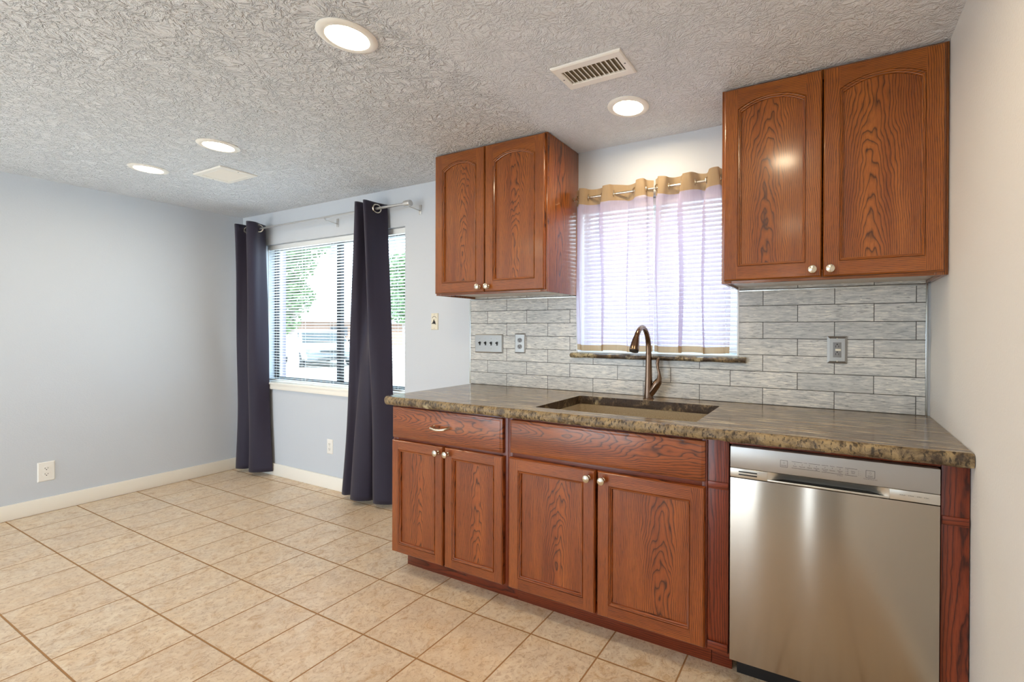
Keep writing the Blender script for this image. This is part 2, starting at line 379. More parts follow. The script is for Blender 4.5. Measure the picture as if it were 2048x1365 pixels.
def wall_y(y0, y1, x0, x1, z0, z1, holes):
    """wall slab between y0 and y1 with rectangular holes (xa, xb, za, zb), one mesh"""
    mb = MB(); xs = sorted({x0, x1, *[h[0] for h in holes], *[h[1] for h in holes]}); zs = sorted({z0, z1, *[h[2] for h in holes], *[h[3] for h in holes]})
    solid = lambda i, j: 0 <= i < len(xs)-1 and 0 <= j < len(zs)-1 and not any(h[0] <= (xs[i]+xs[i+1])/2 <= h[1] and h[2] <= (zs[j]+zs[j+1])/2 <= h[3] for h in holes)
    for i in range(len(xs)-1):
        for j in range(len(zs)-1):
            if not solid(i, j): continue
            a, b, c, d = xs[i], xs[i+1], zs[j], zs[j+1]
            mb.quad((a, y0, c), (b, y0, c), (b, y0, d), (a, y0, d)); mb.quad((a, y1, c), (a, y1, d), (b, y1, d), (b, y1, c))
            if not solid(i-1, j): mb.quad((a, y0, c), (a, y0, d), (a, y1, d), (a, y1, c))
            if not solid(i+1, j): mb.quad((b, y0, c), (b, y1, c), (b, y1, d), (b, y0, d))
            if not solid(i, j-1): mb.quad((a, y0, c), (a, y1, c), (b, y1, c), (b, y0, c))
            if not solid(i, j+1): mb.quad((a, y0, d), (b, y0, d), (b, y1, d), (a, y1, d))
    # weld
    idx = {}; remap = []; nv = []
    for v in mb.v:
        k = tuple(round(q, 5) for q in v)
        if k not in idx: idx[k] = len(nv); nv.append(v)
        remap.append(idx[k])
    mb.v = nv; mb.f = [tuple(remap[i] for i in f) for f in mb.f]
    return mb

# ------------------------------------------------------------------ room shell
W1 = (-4.885, -3.088, 0.760, 2.000)
W2 = (-1.676, -0.767, 1.106, 1.975)
WT = 0.15
struct('floor', MB().box(XL-0.15, 0.15, YF-0.15, WT, -0.12, 0), M_floor, smooth=0)
struct('ceiling', MB().box(XL-0.15, 0.15, YF-0.15, WT, H, H+0.12), M_ceil, smooth=0)
struct('wall_back', wall_y(0, WT, XL-0.15, 0.15, 0, H, [W1, W2]), M_wall, smooth=0)
struct('wall_left', MB().box(XL-0.15, XL, YF, 0, 0, H), M_wall, smooth=0)
struct('wall_right', MB().box(0, 0.15, YF, 0, 0, H), M_wall_r, smooth=0)
struct('wall_front', wall_y(YF-0.15, YF, XL-0.15, 0.15, 0, H, [(-4.95, -2.5, 0, 2.1), (-1.00, -0.78, 0.05, 2.1)]), M_wall, smooth=0)  # both openings are unseen additions: daylight fill and the dishwasher streak
def baseboard(name, x0, x1, y0, y1, h=0.102):
    mb = MB(); mb.box(x0, x1, y0, y1, 0, h, bev=0.003); return struct(name, mb, M_trim)
baseboard('baseboard_back', XL+0.014, -2.435, -0.013, 0)
baseboard('baseboard_left', XL, XL+0.013, YF, 0)
baseboard('baseboard_right', -0.013, 0, YF, -0.64)

# ------------------------------------------------------------------ windows
def window(name, w, frame_m, fr, mullions, ysash):
    root = bpy.data.objects.new(name, None); C.objects.link(root); root.location = ((w[0]+w[1])/2, 0.1, w[2]); root['kind'] = 'structure'
    mb = MB(); x0, x1, z0, z1 = w
    y0, y1 = ysash
    mb.box(x0, x0+fr, y0, y1, z0, z1, bev=0.002); mb.box(x1-fr, x1, y0, y1, z0, z1, bev=0.002)
    mb.box(x0+fr, x1-fr, y0, y1, z0, z0+fr, bev=0.002); mb.box(x0+fr, x1-fr, y0, y1, z1-fr, z1, bev=0.002)
    for a, b in mullions: mb.box(a, b, y0-0.004, y1-0.002, z0+fr, z1-fr, bev=0.002)
    mb.build('window_frame', frame_m, root)
    g = MB(); g.box(x0+fr, x1-fr, (y0+y1)/2-0.002, (y0+y1)/2+0.002, z0+fr, z1-fr); g.build('pane', M_glass, root, smooth=0)
    return root
w1 = window('window_1', (W1[0], W1[1], 0.803, W1[3]), M_window_metal, 0.034, [(-3.995, -3.945)], (0.095, 0.125))
w2 = window('window_2', (W2[0], W2[1], 1.136, W2[3]), M_vinyl, 0.035, [(-1.245, -1.20)], (0.09, 0.13))
# dining sill: board with apron
mb = MB(); mb.box(W1[0]-0.008, W1[1]+0.004, -0.028, 0.13, 0.786, 0.803, bev=0.003); mb.box(W1[0]-0.004, W1[1], -0.020, 0.02, 0.745, 0.786, bev=0.003)
mb.build('window_sill', M_trim, w1)
# kitchen window: thin white reveal liner
mb = MB()
mb.box(W2[0], W2[0]+0.010, -0.012, 0.09, 1.136, W2[3], bev=0.002); mb.box(W2[1]-0.010, W2[1], -0.012, 0.09, 1.136, W2[3], bev=0.002)
mb.box(W2[0]+0.010, W2[1]-0.010, -0.010, 0.09, 1.134, 1.142, bev=0.002)
mb.build('window_liner', M_vinyl, w2)
# kitchen live edge sill
mb = MB(); x0, x1 = -1.700, -0.733; NXs = 90
prof = [(0.085, 0.0), (-0.030, 0.0), (-0.040, -0.006), (-0.043, -0.014), (-0.038, -0.023), (-0.028, -0.027), (0.085, -0.027)]
vs = []; fs = []; K = len(prof)
for i in range(NXs+1):
    x = x0 + (x1-x0)*i/NXs
    for k, (y, z) in enumerate(prof):
        d = 0.0 if k in (0, K-1) else 0.005*mnoise.noise(Vector((x*22, k*0.6, 1.3)))
        clip = max(y+d, -0.06)
        vs.append((x, clip, 1.134+z+(0.003*mnoise.noise(Vector((x*14, k*0.3, 5))) if 1 < k < K-1 else 0)))
for i in range(NXs):
    for k in range(K): k2 = (k+1) % K; fs.append((i*K+k, i*K+k2, (i+1)*K+k2, (i+1)*K+k))
fs += [tuple(range(K)), tuple(reversed(range(NXs*K, NXs*K+K)))]
mb.add(vs, fs)
M_sillw = slab_edge('dark_brown_stone_sill', 0.12)
mb.build('live_edge_sill', M_sillw, w2)

def blind(name, label, x0, x1, ztop, zbot, y, tilt, n, cat='window blind', sm=None):
    root = thing(name, ((x0+x1)/2, y, zbot), label, cat)
    MB().box(x0, x1, y-0.016, y+0.014, ztop-0.040, ztop, bev=0.002).build('headrail', M_vinyl, root)
    pitch = (ztop-0.04-zbot-0.02)/n; mb = MB(); wd = 0.0125
    for i in range(n):
        z = zbot+0.026+pitch*i; R = math.radians(tilt); vs = []
        for k in range(5):
            a = (k/4-0.5)*2*wd; crown = 0.0022*(1-(2*k/4-1)**2)
            yy = a*math.cos(R)-crown*math.sin(R); zz = a*math.sin(R)+crown*math.cos(R)
            vs += [(x0+0.004, y+yy, z+zz), (x1-0.004, y+yy, z+zz)]
        mb.add(vs, [(2*k, 2*k+1, 2*k+3, 2*k+2) for k in range(4)])
    mb.build('slats', sm or M_slat, root, fix=False, smooth=60)
    MB().box(x0+0.002, x1-0.002, y-0.012, y+0.012, zbot, zbot+0.014, bev=0.003).build('bottom_rail', M_vinyl, root)
    L = x1-x0; m = max(2, round(L/0.42)); 
    cords = MB()
    for k in range(m+1):
        xx = x0+0.13+(L-0.26)*k/m
        for dy in (-0.0135, 0.0135): cords.tube([(xx, y+dy, zbot+0.01), (xx, y+dy, ztop-0.02)], 0.0008, 5)
    cords.build('ladder_cords', M_vinyl, root)
    return root
b1 = blind('window_blind', 'wide white mini blind with open slats in the dining window between the dark curtains', W1[0]+0.028, W1[1]-0.006, 1.998, 0.812, 0.040, -16, 48)
wand = MB(); wand.tube([(W1[0]+0.055, 0.020, 1.965), (W1[0]+0.058, 0.016, 1.5), (W1[0]+0.060, 0.014, 1.28)], 0.0035, 6); wand.build('tilt_wand', M_vinyl, b1)
b2 = blind('window_blind', 'smaller white mini blind behind the sheer curtains over the sink', W2[0]+0.016, W2[1]-0.016, 1.972, 1.150, 0.045, 54, 33, sm=M_slat2)

# ------------------------------------------------------------------ curtains
def catmull(P, n):
    out = []; m = len(P)
    for i in range(n+1):
        t = i/n*(m-1); k = min(int(t), m-2); u = t-k
        p0, p1, p2, p3 = P[max(k-1, 0)], P[k], P[k+1], P[min(k+2, m-1)]
        out.append(tuple(0.5*((2*p1[a])+(-p0[a]+p2[a])*u+(2*p0[a]-5*p1[a]+4*p2[a]-p3[a])*u*u+(-p0[a]+3*p1[a]-3*p2[a]+p3[a])*u**3) for a in range(len(p1))))
    return out
def drape(top, bot, ztop, zbot, nu, nv, ease=0.85, zvar=0.0):
    T = catmull(top, nu); B = catmull(bot, nu)
    def fn(u, v):
        i = round(u*nu); w = v**ease
        x = T[i][0]*(1-w)+B[i][0]*w; y = T[i][1]*(1-w)+B[i][1]*w
        wv = 0.006*math.sin(v*9+u*11)*v
        return (x+wv, min(y+wv*0.5, -0.016), ztop+(zbot-ztop)*v + zvar*math.sin(u*17)*v)
    mb = MB(); mb.grid(fn, nu, nv); return mb
def solid(o, t):
    m = o.modifiers.new('thickness', 'SOLIDIFY'); m.thickness = t; m.offset = 0
def grommet(x, y, z, ax, parent, R=0.032):
    mb = MB(); a = Vector(ax).normalized()
    mb.lathe([(R-0.007, 0.003), (R-0.004, 0.0055), (R, 0.005), (R+0.002, 0.0), (R, -0.005), (R-0.004, -0.0055), (R-0.007, -0.003), (R-0.007, 0.003)], (x, y, z), ax, 28, cap=False)
    return mb.build('grommet', M_nickel, parent)

ROD_Y, ROD_Z = -0.095, 2.118
r1 = thing('curtain_rod', (-3.9, ROD_Y, ROD_Z), 'long thin silver curtain rod above the dining window', 'curtain rod')
MB().tube([(-5.03, ROD_Y, ROD_Z), (-3.88, ROD_Y, ROD_Z)], 0.0075, 16).build('pole', M_rod, r1)
MB().tube([(-3.90, ROD_Y, ROD_Z), (-2.985, ROD_Y, ROD_Z)], 0.0092, 16).build('pole', M_rod, r1)
for xe, d in ((-2.99, 1), (-5.03, -1)):
    mb = MB(); mb.lathe([(0.0095, 0), (0.014, 0.008), (0.021, 0.016), (0.0215, 0.062), (0.0200, 0.068), (0.0, 0.069)], (xe, ROD_Y, ROD_Z), (d, 0, 0), 20)
    mb.build('end_cap', M_rod, r1)
for xe in (-2.935, -3.84, -5.06):
    mb = MB(); mb.box(xe-0.012, xe+0.012, -0.004, 0, ROD_Z-0.055, ROD_Z+0.01, bev=0.001)
    mb.tube([(xe, -0.003, ROD_Z-0.030), (xe, ROD_Y, ROD_Z-0.022), (xe, ROD_Y-0.008, ROD_Z-0.014), (xe, ROD_Y-0.013, ROD_Z-0.004)], 0.0035, 8)
    mb.build('bracket', M_rod, r1)

# left curtain
cl = thing('curtain', (-4.85, -0.1, 0.04), 'dark navy grommet curtain in the corner left of the dining window', 'curtain', 'dark curtains of the dining window')
topL = [(-4.985, -0.165), (-4.935, -0.175), (-4.925, -0.100), (-4.905, -0.025), (-4.845, -0.035), (-4.80, -0.11), (-4.765, -0.180), (-4.725, -0.185), (-4.715, -0.140), (-4.755, -0.085), (-4.790, -0.030), (-4.812, -0.018)]
botL = [(-5.115, -0.030), (-5.105, -0.085), (-5.055, -0.115), (-4.985, -0.100), (-4.945, -0.045), (-4.925, -0.040), (-4.900, -0.085), (-4.850, -0.120), (-4.790, -0.115), (-4.740, -0.080), (-4.705, -0.045), (-4.690, -0.025)]
o = drape(topL, botL, 2.163, 0.038, 110, 60, 0.9).build('cloth', M_navy, cl, smooth=180, fix=False); solid(o, 0.003)
grommet(-4.738, -0.104, 2.118, (0.80, -0.60, 0), cl); grommet(-4.918, -0.095, 2.118, (0.99, -0.1, 0), cl)
cr = thing('curtain', (-3.35, -0.1, 0.04), 'dark navy grommet curtain hanging between the window and the lower cabinets', 'curtain', 'dark curtains of the dining window')
topR = [(-3.435, -0.030), (-3.420, -0.100), (-3.395, -0.165), (-3.365, -0.168), (-3.352, -0.100), (-3.340, -0.035), (-3.325, -0.040), (-3.315, -0.110), (-3.297, -0.172), (-3.272, -0.170), (-3.270, -0.100), (-3.262, -0.040), (-3.250, -0.018)]
botR = [(-3.655, -0.030), (-3.640, -0.090), (-3.590, -0.105), (-3.545, -0.060), (-3.520, -0.090), (-3.480, -0.145), (-3.410, -0.150), (-3.345, -0.100), (-3.325, -0.050), (-3.290, -0.090), (-3.230, -0.125), (-3.160, -0.095), (-3.110, -0.045)]
o = drape(topR, botR, 2.163, 0.036, 120, 60, 1.0, 0.004).build('cloth', M_navy, cr, smooth=180, fix=False); solid(o, 0.003)
grommet(-3.260, -0.095, 2.118, (0.999, -0.05, 0), cr); 

# kitchen rod and sheers
RZ, RY = 1.993, -0.062
r2 = thing('curtain_rod', (-1.22, RY, RZ), 'thin brushed nickel rod holding the sheer curtains over the sink', 'curtain rod')
MB().tube([(-1.664, RY, RZ), (-0.793, RY, RZ)], 0.0062, 14).build('pole', M_nickel, r2)
for xe, d in ((-1.667, 1), (-0.790, -1)):
    MB().lathe([(0.011, 0), (0.011, 0.005), (0.0075, 0.007), (0.0075, 0.012)], (xe, RY, RZ), (d, 0, 0), 16).build('end_cap', M_nickel, r2)

def sheer_panel(label, centers, x0, x1, bx0, bx1, seed):
    """centers: x of each front fold at the rod; the cloth weaves behind the rod between them"""
    root = thing('sheer_curtain', ((x0+x1)/2, RY, 1.15), label, 'curtain', 'sheer curtains over the sink')
    ctl = [(x0, RY+0.012)]
    for i, c in enumerate(centers):
        hw = 0.026
        ctl += [(c-hw-0.006, RY), (c-hw*0.7, RY-0.028), (c+hw*0.7, RY-0.028), (c+hw+0.006, RY)]
        if i < len(centers)-1:
            m = (c+centers[i+1])/2; ctl += [(m-0.016, RY+0.026), (m+0.016, RY+0.026)]
    ctl += [(x1, RY+0.010)]
    n = 8*len(ctl); T = catmull(ctl, n); rnd = random.Random(seed)
    ph = rnd.random()*6
    def P(u, v):
        i = min(round(u*n), n); w = max(0.0, min(1.0, v))
        xt, yt = T[i]; xb = bx0+(bx1-bx0)*u; k = 0.55*w
        x = xt*(1-k)+xb*k
        yb = -0.044 + 0.018*math.cos(u*2*PI*3.3+ph) + 0.006*math.sin(u*2*PI*7+ph*2)
        y = yt*(1-w*0.85)+yb*w*0.85
        return (x + 0.004*math.sin(7*v+u*9) + 0.030*math.sin(u*2*PI*3.3+ph)*min(1, w*5)*min(1, u*7)*min(1, (1-u)*7), min(y, -0.0145), 0)
    def zone(v0, v1, nv):
        mb = MB()
        def fn(u, v):
            vv = v0+(v1-v0)*v; p = P(u, vv); zt = 2.040+0.004*math.sin(u*23); zb = 1.150+0.003*math.sin(u*13+ph)
            return (p[0], p[1], zt+(zb-zt)*vv)
        mb.grid(fn, n, nv); return mb
    zone(0.096, 0.964, 46).build('sheer_cloth', M_sheer, root, smooth=180, fix=False)
    zone(0.0, 0.096, 8).build('header_band', M_taupe, root, smooth=180, fix=False)['label'] = 'taupe header band'
    zone(0.964, 1.0, 3).build('hem_band', M_taupe, root, smooth=180, fix=False)['label'] = 'taupe hem band'
    for i, c in enumerate(centers):
        for s in (-1, 1):
            if s == -1 or i == len(centers)-1 or True:
                mb = MB(); mb.lathe([(0.013, 0.0015), (0.019, 0.0015), (0.019, -0.0015), (0.013, -0.0015), (0.013, 0.0015)], (c+s*0.032, RY, RZ), (0.95, 0.25*s, 0), 20, cap=False)
                mb.build('grommet', M_nickel, root)
    return root
sheer_panel('left white sheer curtain with taupe bands over the sink window', [-1.600, -1.448, -1.262], -1.655, -1.195, -1.652, -1.192, 3)
sheer_panel('right white sheer curtain with taupe bands beside the larger wall cabinet', [-1.140, -1.005, -0.880], -1.185, -0.806, -1.200, -0.800, 8)

# ------------------------------------------------------------------ cabinets
def knob(x, y, z, parent):
    mb = MB(); mb.lathe([(0.0085, 0), (0.0085, 0.002), (0.005, 0.004), (0.0048, 0.012), (0.009, 0.015), (0.0148, 0.018), (0.0158, 0.022), (0.0150, 0.026), (0.010, 0.029), (0.0, 0.030)], (x, y, z), (0, -1, 0), 24, cap=False)
    return mb.build('knob', M_nickel, parent)
def loop_rect_arc(x0, x1, z0, z1, arch, spring, n=16):
    """closed loop: BL, BR, TR, arc to TL"""
    pts = [(x0, z0), (x1, z0)]
    if arch:
        zs = z1-spring; a = []; hw = (x1-x0)/2; h = spring; R = (hw*hw+h*h)/(2*h); cz = z1-R; xm = (x0+x1)/2
        th = math.asin(hw/R)
        for k in range(n+1):
            t = th-2*th*k/n; a.append((xm+R*math.sin(t), cz+R*math.cos(t)))
        pts += a
    else:
        pts += [(x1+(x0-x1)*k/n, z1) for k in range(n+1)]
    return pts
def door(x0, x1, z0, z1, yf, parent, mv, mh, sw=0.056, rail=0.056, arch=False, knob_at=None, th=0.019):
    mb = MB(); top = rail; ix0, ix1, iz0, iz1 = x0+sw, x1-sw, z0+rail, z1-(0.052 if arch else rail)
    spring = 0.036 if arch else 0
    # outer rim: back, side, rounded front edge
    def rectloop(o, y): return [(x0+o, y, z0+o), (x1-o, y, z0+o), (x1-o, y, z1-o), (x0+o, y, z1-o)]
    loops = [rectloop(0, yf+th), rectloop(0, yf+0.007), rectloop(0.002, yf+0.003), rectloop(0.006, yf)]
    vs = sum(loops, []); fs = []; 
    for i in range(3):
        for k in range(4): fs.append((i*4+k, i*4+(k+1) % 4, (i+1)*4+(k+1) % 4, (i+1)*4+k))
    base = len(mb.f); mb.add(vs, fs, 0)
    for i in range(len(fs)): mb.mi[base+i] = 1 if i % 4 in (0, 2) else 0
    o = 0.006; X0, X1, Z0, Z1 = x0+o, x1-o, z0+o, z1-o
    inner = loop_rect_arc(ix0, ix1, iz0, iz1, arch, spring)
    # stiles (full height, butt joints)
    mb.quad((X0, yf, Z0), (ix0, yf, Z0), (ix0, yf, Z1), (X0, yf, Z1), 0)
    mb.quad((ix1, yf, Z0), (X1, yf, Z0), (X1, yf, Z1), (ix1, yf, Z1), 0)
    mb.quad((ix0, yf, Z0), (ix1, yf, Z0), (ix1, yf, iz0), (ix0, yf, iz0), 1)
    arc = inner[2:]
    for a, b in zip(arc, arc[1:]): mb.quad((a[0], yf, a[1]), (a[0], yf, Z1), (b[0], yf, Z1), (b[0], yf, b[1]), 1)
    # moulded inner edge
    m = len(inner); prof = [(0, 0), (0.0012, 0.0030), (0.0026, 0.0030), (0.0042, -0.0012), (0.0070, -0.0005), (0.0095, 0.0045), (0.0125, 0.0055), (0.0135, 0.0125)]
    cx = (ix0+ix1)/2
    def inset(d):
        return loop_rect_arc(ix0+d, ix1-d, iz0+d, iz1-d, arch, spring*(1 - 0.0) if not arch else spring)
    vs = []; 
    for d, dy in prof: vs += [(p[0], yf+dy, p[1]) for p in inset(d)]
    fs = []
    for i in range(len(prof)-1):
        for k in range(m): fs.append((i*m+k, i*m+(k+1) % m, (i+1)*m+(k+1) % m, (i+1)*m+k))
    base = len(mb.f); mb.add(vs, fs, 0)
    for i in range(len(fs)):
        k = i % m; mb.mi[base+i] = 1 if (k == 0 or 2 <= k < m-1) else 0
    d = mb.build('door', [mv, mh], parent, smooth=40, fix=True)
    p = MB(); p.box(ix0+0.006, ix1-0.006, yf+0.0120, yf+0.0165, iz0+0.006, iz1+0.0 if arch else iz1-0.006)
    p.build('panel', mv, d, smooth=0)
    if knob_at: knob(knob_at[0], yf, knob_at[1], d)
    return d
def slab_front(name, x0, x1, z0, z1, yf, parent, m, th=0.019):
    mb = MB(); L = lambda o, y: [(x0+o, y, z0+o), (x1-o, y, z0+o), (x1-o, y, z1-o), (x0+o, y, z1-o)]
    pr = [(0, th), (0, 0.008), (0.0025, 0.006), (0.0045, 0.0055), (0.010, 0.001), (0.014, 0.0)]
    vs = sum([L(o, yf+dy) for o, dy in pr], []); fs = [(i*4+k, i*4+(k+1) % 4, (i+1)*4+(k+1) % 4, (i+1)*4+k) for i in range(len(pr)-1) for k in range(4)]
    n = len(pr); fs.append(((n-1)*4, (n-1)*4+1, (n-1)*4+2, (n-1)*4+3)); fs.append((3, 2, 1, 0))
    mb.add(vs, fs); return mb.build(name, m, parent, smooth=30)

def upper_cab(label, x0, x1, zb, mids, gapside=0.006):
    root = thing('wall_cabinet', ((x0+x1)/2, -0.15, zb), label, 'cabinet', 'oak wall cabinets')
    yb = -0.297; t = 0.016
    # side panels, face frame, bottom, back, top
    for xa in (x0, x1-t): MB().box(xa, xa+t, yb, -0.002, zb, H-0.004, bev=0.001).build('side_panel', M_us, root)
    MB().box(x0+t, x1-t, yb, -0.002, zb+0.012, zb+0.024).build('bottom_panel', M_under, root)
    MB().box(x0+t, x1-t, -0.010, -0.002, zb+0.024, H-0.02).build('back_panel', M_under, root)
    MB().box(x0+t, x1-t, yb, -0.002, H-0.020, H-0.004).build('top_panel', M_under, root)
    mb = MB(); fy0, fy1 = yb-0.0185, yb-0.0005
    mb.box(x0, x0+0.04, fy0, fy1, zb, H-0.003, 0, 0.0015); mb.box(x1-0.04, x1, fy0, fy1, zb, H-0.003, 0, 0.0015)
    mb.box(x0+0.04, x1-0.04, fy0, fy1, zb, zb+0.04, 1, 0.0015); mb.box(x0+0.04, x1-0.04, fy0, fy1, H-0.043, H-0.003, 1, 0.0015)
    mb.build('face_frame', [M_uv, M_uh], root)
    yd = fy0-0.0195
    xm = mids
    door(x0+gapside, xm-0.002, zb+0.010, H-0.012, yd, root, M_uv, M_uh, arch=True, knob_at=(xm-0.033, zb+0.038))
    door(xm+0.002, x1-gapside, zb+0.010, H-0.012, yd, root, M_uv, M_uh, arch=True, knob_at=(xm+0.029, zb+0.038))
    return root
ZU = 1.460
upper_cab('smaller oak wall cabinet with two arched doors left of the sink window', -2.445, -1.671, ZU, -2.068, 0.008)
upper_cab('larger oak wall cabinet with two arched doors in the right corner', -0.787, -0.002, ZU, -0.400, 0.012)

YB = -0.612    # face frame front
YD = YB-0.0195
def base_box(root, x0, x1, m_side=M_lv):
    t = 0.016
    for xa in (x0, x1-t): MB().box(xa, xa+t, YB+0.019, -0.012, 0.10, 0.868, bev=0.001).build('side_panel', M_rv, root)
    MB().box(x0+t, x1-t, YB+0.019, -0.012, 0.10, 0.116).build('bottom_panel', M_under, root)
    MB().box(x0+t, x1-t, -0.020, -0.012, 0.116, 0.868).build('back_panel', M_under, root)
    MB().box(x0+(0.02 if x0 < -2 else -0.0005), x1, -0.540, -0.524, 0.0, 0.10, bev=0.001).build('toe_kick', M_rh, root)
def frame_mb(x0, x1, st, rails):
    mb = MB(); f0, f1 = YB, YB+0.0185
    mb.box(x0, x0+st[0], f0, f1, 0.10, 0.868, 0, 0.001); mb.box(x1-st[1], x1, f0, f1, 0.10, 0.868, 0, 0.001)
    for a, b in rails: mb.box(x0+st[0], x1-st[1], f0, f1, a, b, 1, 0.001)
    return mb
bc = thing('base_cabinet', (-2.05, -0.31, 0), 'narrow oak base cabinet with one drawer and two doors at the counter end', 'cabinet', None)
base_box(bc, -2.430, -1.679)
frame_mb(-2.430, -1.679, (0.035, 0.035), [(0.10, 0.14), (0.68, 0.712), (0.845, 0.868)]).build('face_frame', [M_rv, M_rh], bc)
d = slab_front('drawer', -2.421, -1.700, 0.703, 0.860, YD, bc, M_lh)
mb = MB(); hx, hz = -2.070, 0.783
mb.tube([(hx-0.050, YD, hz+0.004), (hx-0.050, YD-0.014, hz+0.003), (hx-0.044, YD-0.024, hz), (hx-0.020, YD-0.029, hz-0.004), (hx, YD-0.030, hz-0.005), (hx+0.020, YD-0.029, hz-0.004), (hx+0.044, YD-0.024, hz), (hx+0.050, YD-0.014, hz+0.003), (hx+0.050, YD, hz+0.004)], [0.009, 0.006, 0.0075, 0.0055, 0.0065, 0.0055, 0.0075, 0.006, 0.009], 12)
mb.build('handle', M_nickel, d)
door(-2.421, -2.062, 0.108, 0.690, YD, bc, M_lv, M_lh, sw=0.048, rail=0.045, knob_at=(-2.090, 0.662))
door(-2.050, -1.695, 0.108, 0.690, YD, bc, M_lv, M_lh, sw=0.048, rail=0.045, knob_at=(-2.026, 0.662))
sb = thing('sink_base_cabinet', (-1.22, -0.31, 0), 'wide oak sink base cabinet with a long false drawer front above two doors', 'cabinet', None)
base_box(sb, -1.678, -0.770)
frame_mb(-1.678, -0.770, (0.025, 0.02), [(0.10, 0.14), (0.68, 0.715), (0.858, 0.868)]).build('face_frame', [M_rv, M_rh], sb)
slab_front('false_drawer_front', -1.657, -0.776, 0.712, 0.859, YD, sb, M_lh)
door(-1.662, -1.225, 0.108, 0.692, YD, sb, M_lv, M_lh, sw=0.052, rail=0.052, knob_at=(-1.253, 0.661))
door(-1.215, -0.776, 0.108, 0.692, YD, sb, M_lv, M_lh, sw=0.052, rail=0.052, knob_at=(-1.186, 0.661))
# red-stained panels around the dishwasher
def side_filler(name, xa, xb, label, low):
    root = thing(name, ((xa+xb)/2, YB, 0), label, 'cabinet panel')
    MB().box(xa, xb, YB, YB+0.018, 0.10 if low else 0.0, 0.868, bev=0.001).build('panel', M_rv, root)
    MB().box(xa+0.001, xb-0.001, YB-0.006, YB-0.0005, 0.690, 0.716, bev=0.002).build('rail', M_rh, root)
    if low:
        MB().box(xa+0.001, xb-0.001, YB-0.006, YB-0.0005, 0.104, 0.136, bev=0.002).build('rail', M_rh, root)
        MB().box(xa, xb, -0.540, -0.524, 0.0, 0.099, bev=0.001).build('toe_kick', M_rh, root)
side_filler('filler_panel', -0.768, -0.693, 'narrow red-stained oak filler panel between the sink cabinet and the dishwasher', True)
side_filler('end_panel', -0.071, -0.003, 'narrow red-stained oak panel between the dishwasher and the right wall', False)
tr_ = MB().box(-0.691, -0.073, YB, YB+0.018, 0.8580, 0.868, bev=0.001).build('top_rail', M_rh)
tag(tr_, 'thin red-stained oak rail above the dishwasher under the counter edge', 'rail')

# ------------------------------------------------------------------ dishwasher
dw = thing('dishwasher', (-0.381, -0.33, 0), 'stainless steel dishwasher with pocket handle under the right end of the counter', 'dishwasher')
DX0, DX1, DY = -0.684, -0.077, -0.6365
MB().box(DX0+0.004, DX1-0.004, -0.600, -0.03, 0.10, 0.845).build('tub', M_darkhole, dw, smooth=0)
MB().box(DX0, DX1, DY, -0.602, 0.104, 0.7475, bev=0.002).build('door', M_steel, dw)
MB().box(DX0, DX1, DY-0.001, -0.602, 0.782, 0.857, bev=0.003).build('control_panel', M_silver, dw)
mb = MB()   # lower strip with the scooped handle pocket
PX0, PX1 = -0.560, -0.205
mb.box(DX0, PX0, DY, -0.602, 0.7495, 0.781, bev=0.0015); mb.box(PX1, DX1, DY, -0.602, 0.7495, 0.781, bev=0.0015)
mb.box(PX0, PX1, DY-0.0005, DY+0.004, 0.7495, 0.7555, bev=0.0012)
def scoop(u, v):
    x = PX0+(PX1-PX0)*u; e = min(u, 1-u)/0.16; e = max(0, min(1, e)); e = e*e*(3-2*e)
    return (x, DY+0.0005+e*(0.027*math.sin(v*PI/2)), 0.7815-0.026*v*1.0)
mb.grid(scoop, 40, 10)
mb.build('handle_strip', M_silver2, dw, smooth=50, fix=False)
mb = MB(); mb.box(PX0+0.03, PX1-0.03, DY+0.010, DY+0.030, 0.7505, 0.7560); mb.build('handle_pocket', M_darkhole, dw, smooth=0)
for z in (0.7705, 0.7605): MB().box(-0.655, -0.593, DY-0.0012, DY+0.001, z-0.0022, z+0.0022, bev=0.0008).build('vent_slot', M_black, dw)
MB().box(DX0+0.01, DX1-0.01, -0.545, -0.53, 0.0, 0.100).build('kick_plate', M_black, dw, smooth=0)

def text_mesh(s, size, x, z, y, align='CENTER'):
    cu = bpy.data.curves.new('t', 'FONT'); cu.body = s; cu.size = size; cu.align_x = align; cu.align_y = 'CENTER'
    ob = bpy.data.objects.new('t', cu); C.objects.link(ob)
    bpy.context.view_layer.update()
    me = bpy.data.meshes.new_from_object(ob.evaluated_get(bpy.context.evaluated_depsgraph_get()))
    vs = [(x+v.co.x, y, z+v.co.y) for v in me.vertices]; fs = [tuple(p.vertices) for p in me.polygons]
    bpy.data.objects.remove(ob); bpy.data.meshes.remove(me); bpy.data.curves.remove(cu); return vs, fs
TY = DY-0.0015
ink = MB()
def T(s, size, x, z, align='CENTER'):
    vs, fs = text_mesh(s, size, x, z, TY, align); ink.add(vs, fs)
def line(xa, xb, za, zb, t=0.0005):
    if za == zb: ink.quad((xa, TY, za-t), (xb, TY, za-t), (xb, TY, za+t), (xa, TY, za+t))
    else: ink.quad((xa-t, TY, za), (xa+t, TY, za), (xa+t, TY, zb), (xa-t, TY, zb))
def frame(xa, xb, za, zb): line(xa, xb, za, za); line(xa, xb, zb, zb); line(xa, xa, za, zb); line(xb, xb, za, zb)
def ring(x, z, r=0.0026, t=0.0004):
    n = 20
    for k in range(n):
        a, b = 2*PI*k/n, 2*PI*(k+1)/n
        ink.quad((x+r*math.cos(a), TY, z+r*math.sin(a)), (x+(r+t)*math.cos(a), TY, z+(r+t)*math.sin(a)), (x+(r+t)*math.cos(b), TY, z+(r+t)*math.sin(b)), (x+r*math.cos(b), TY, z+r*math.sin(b)))
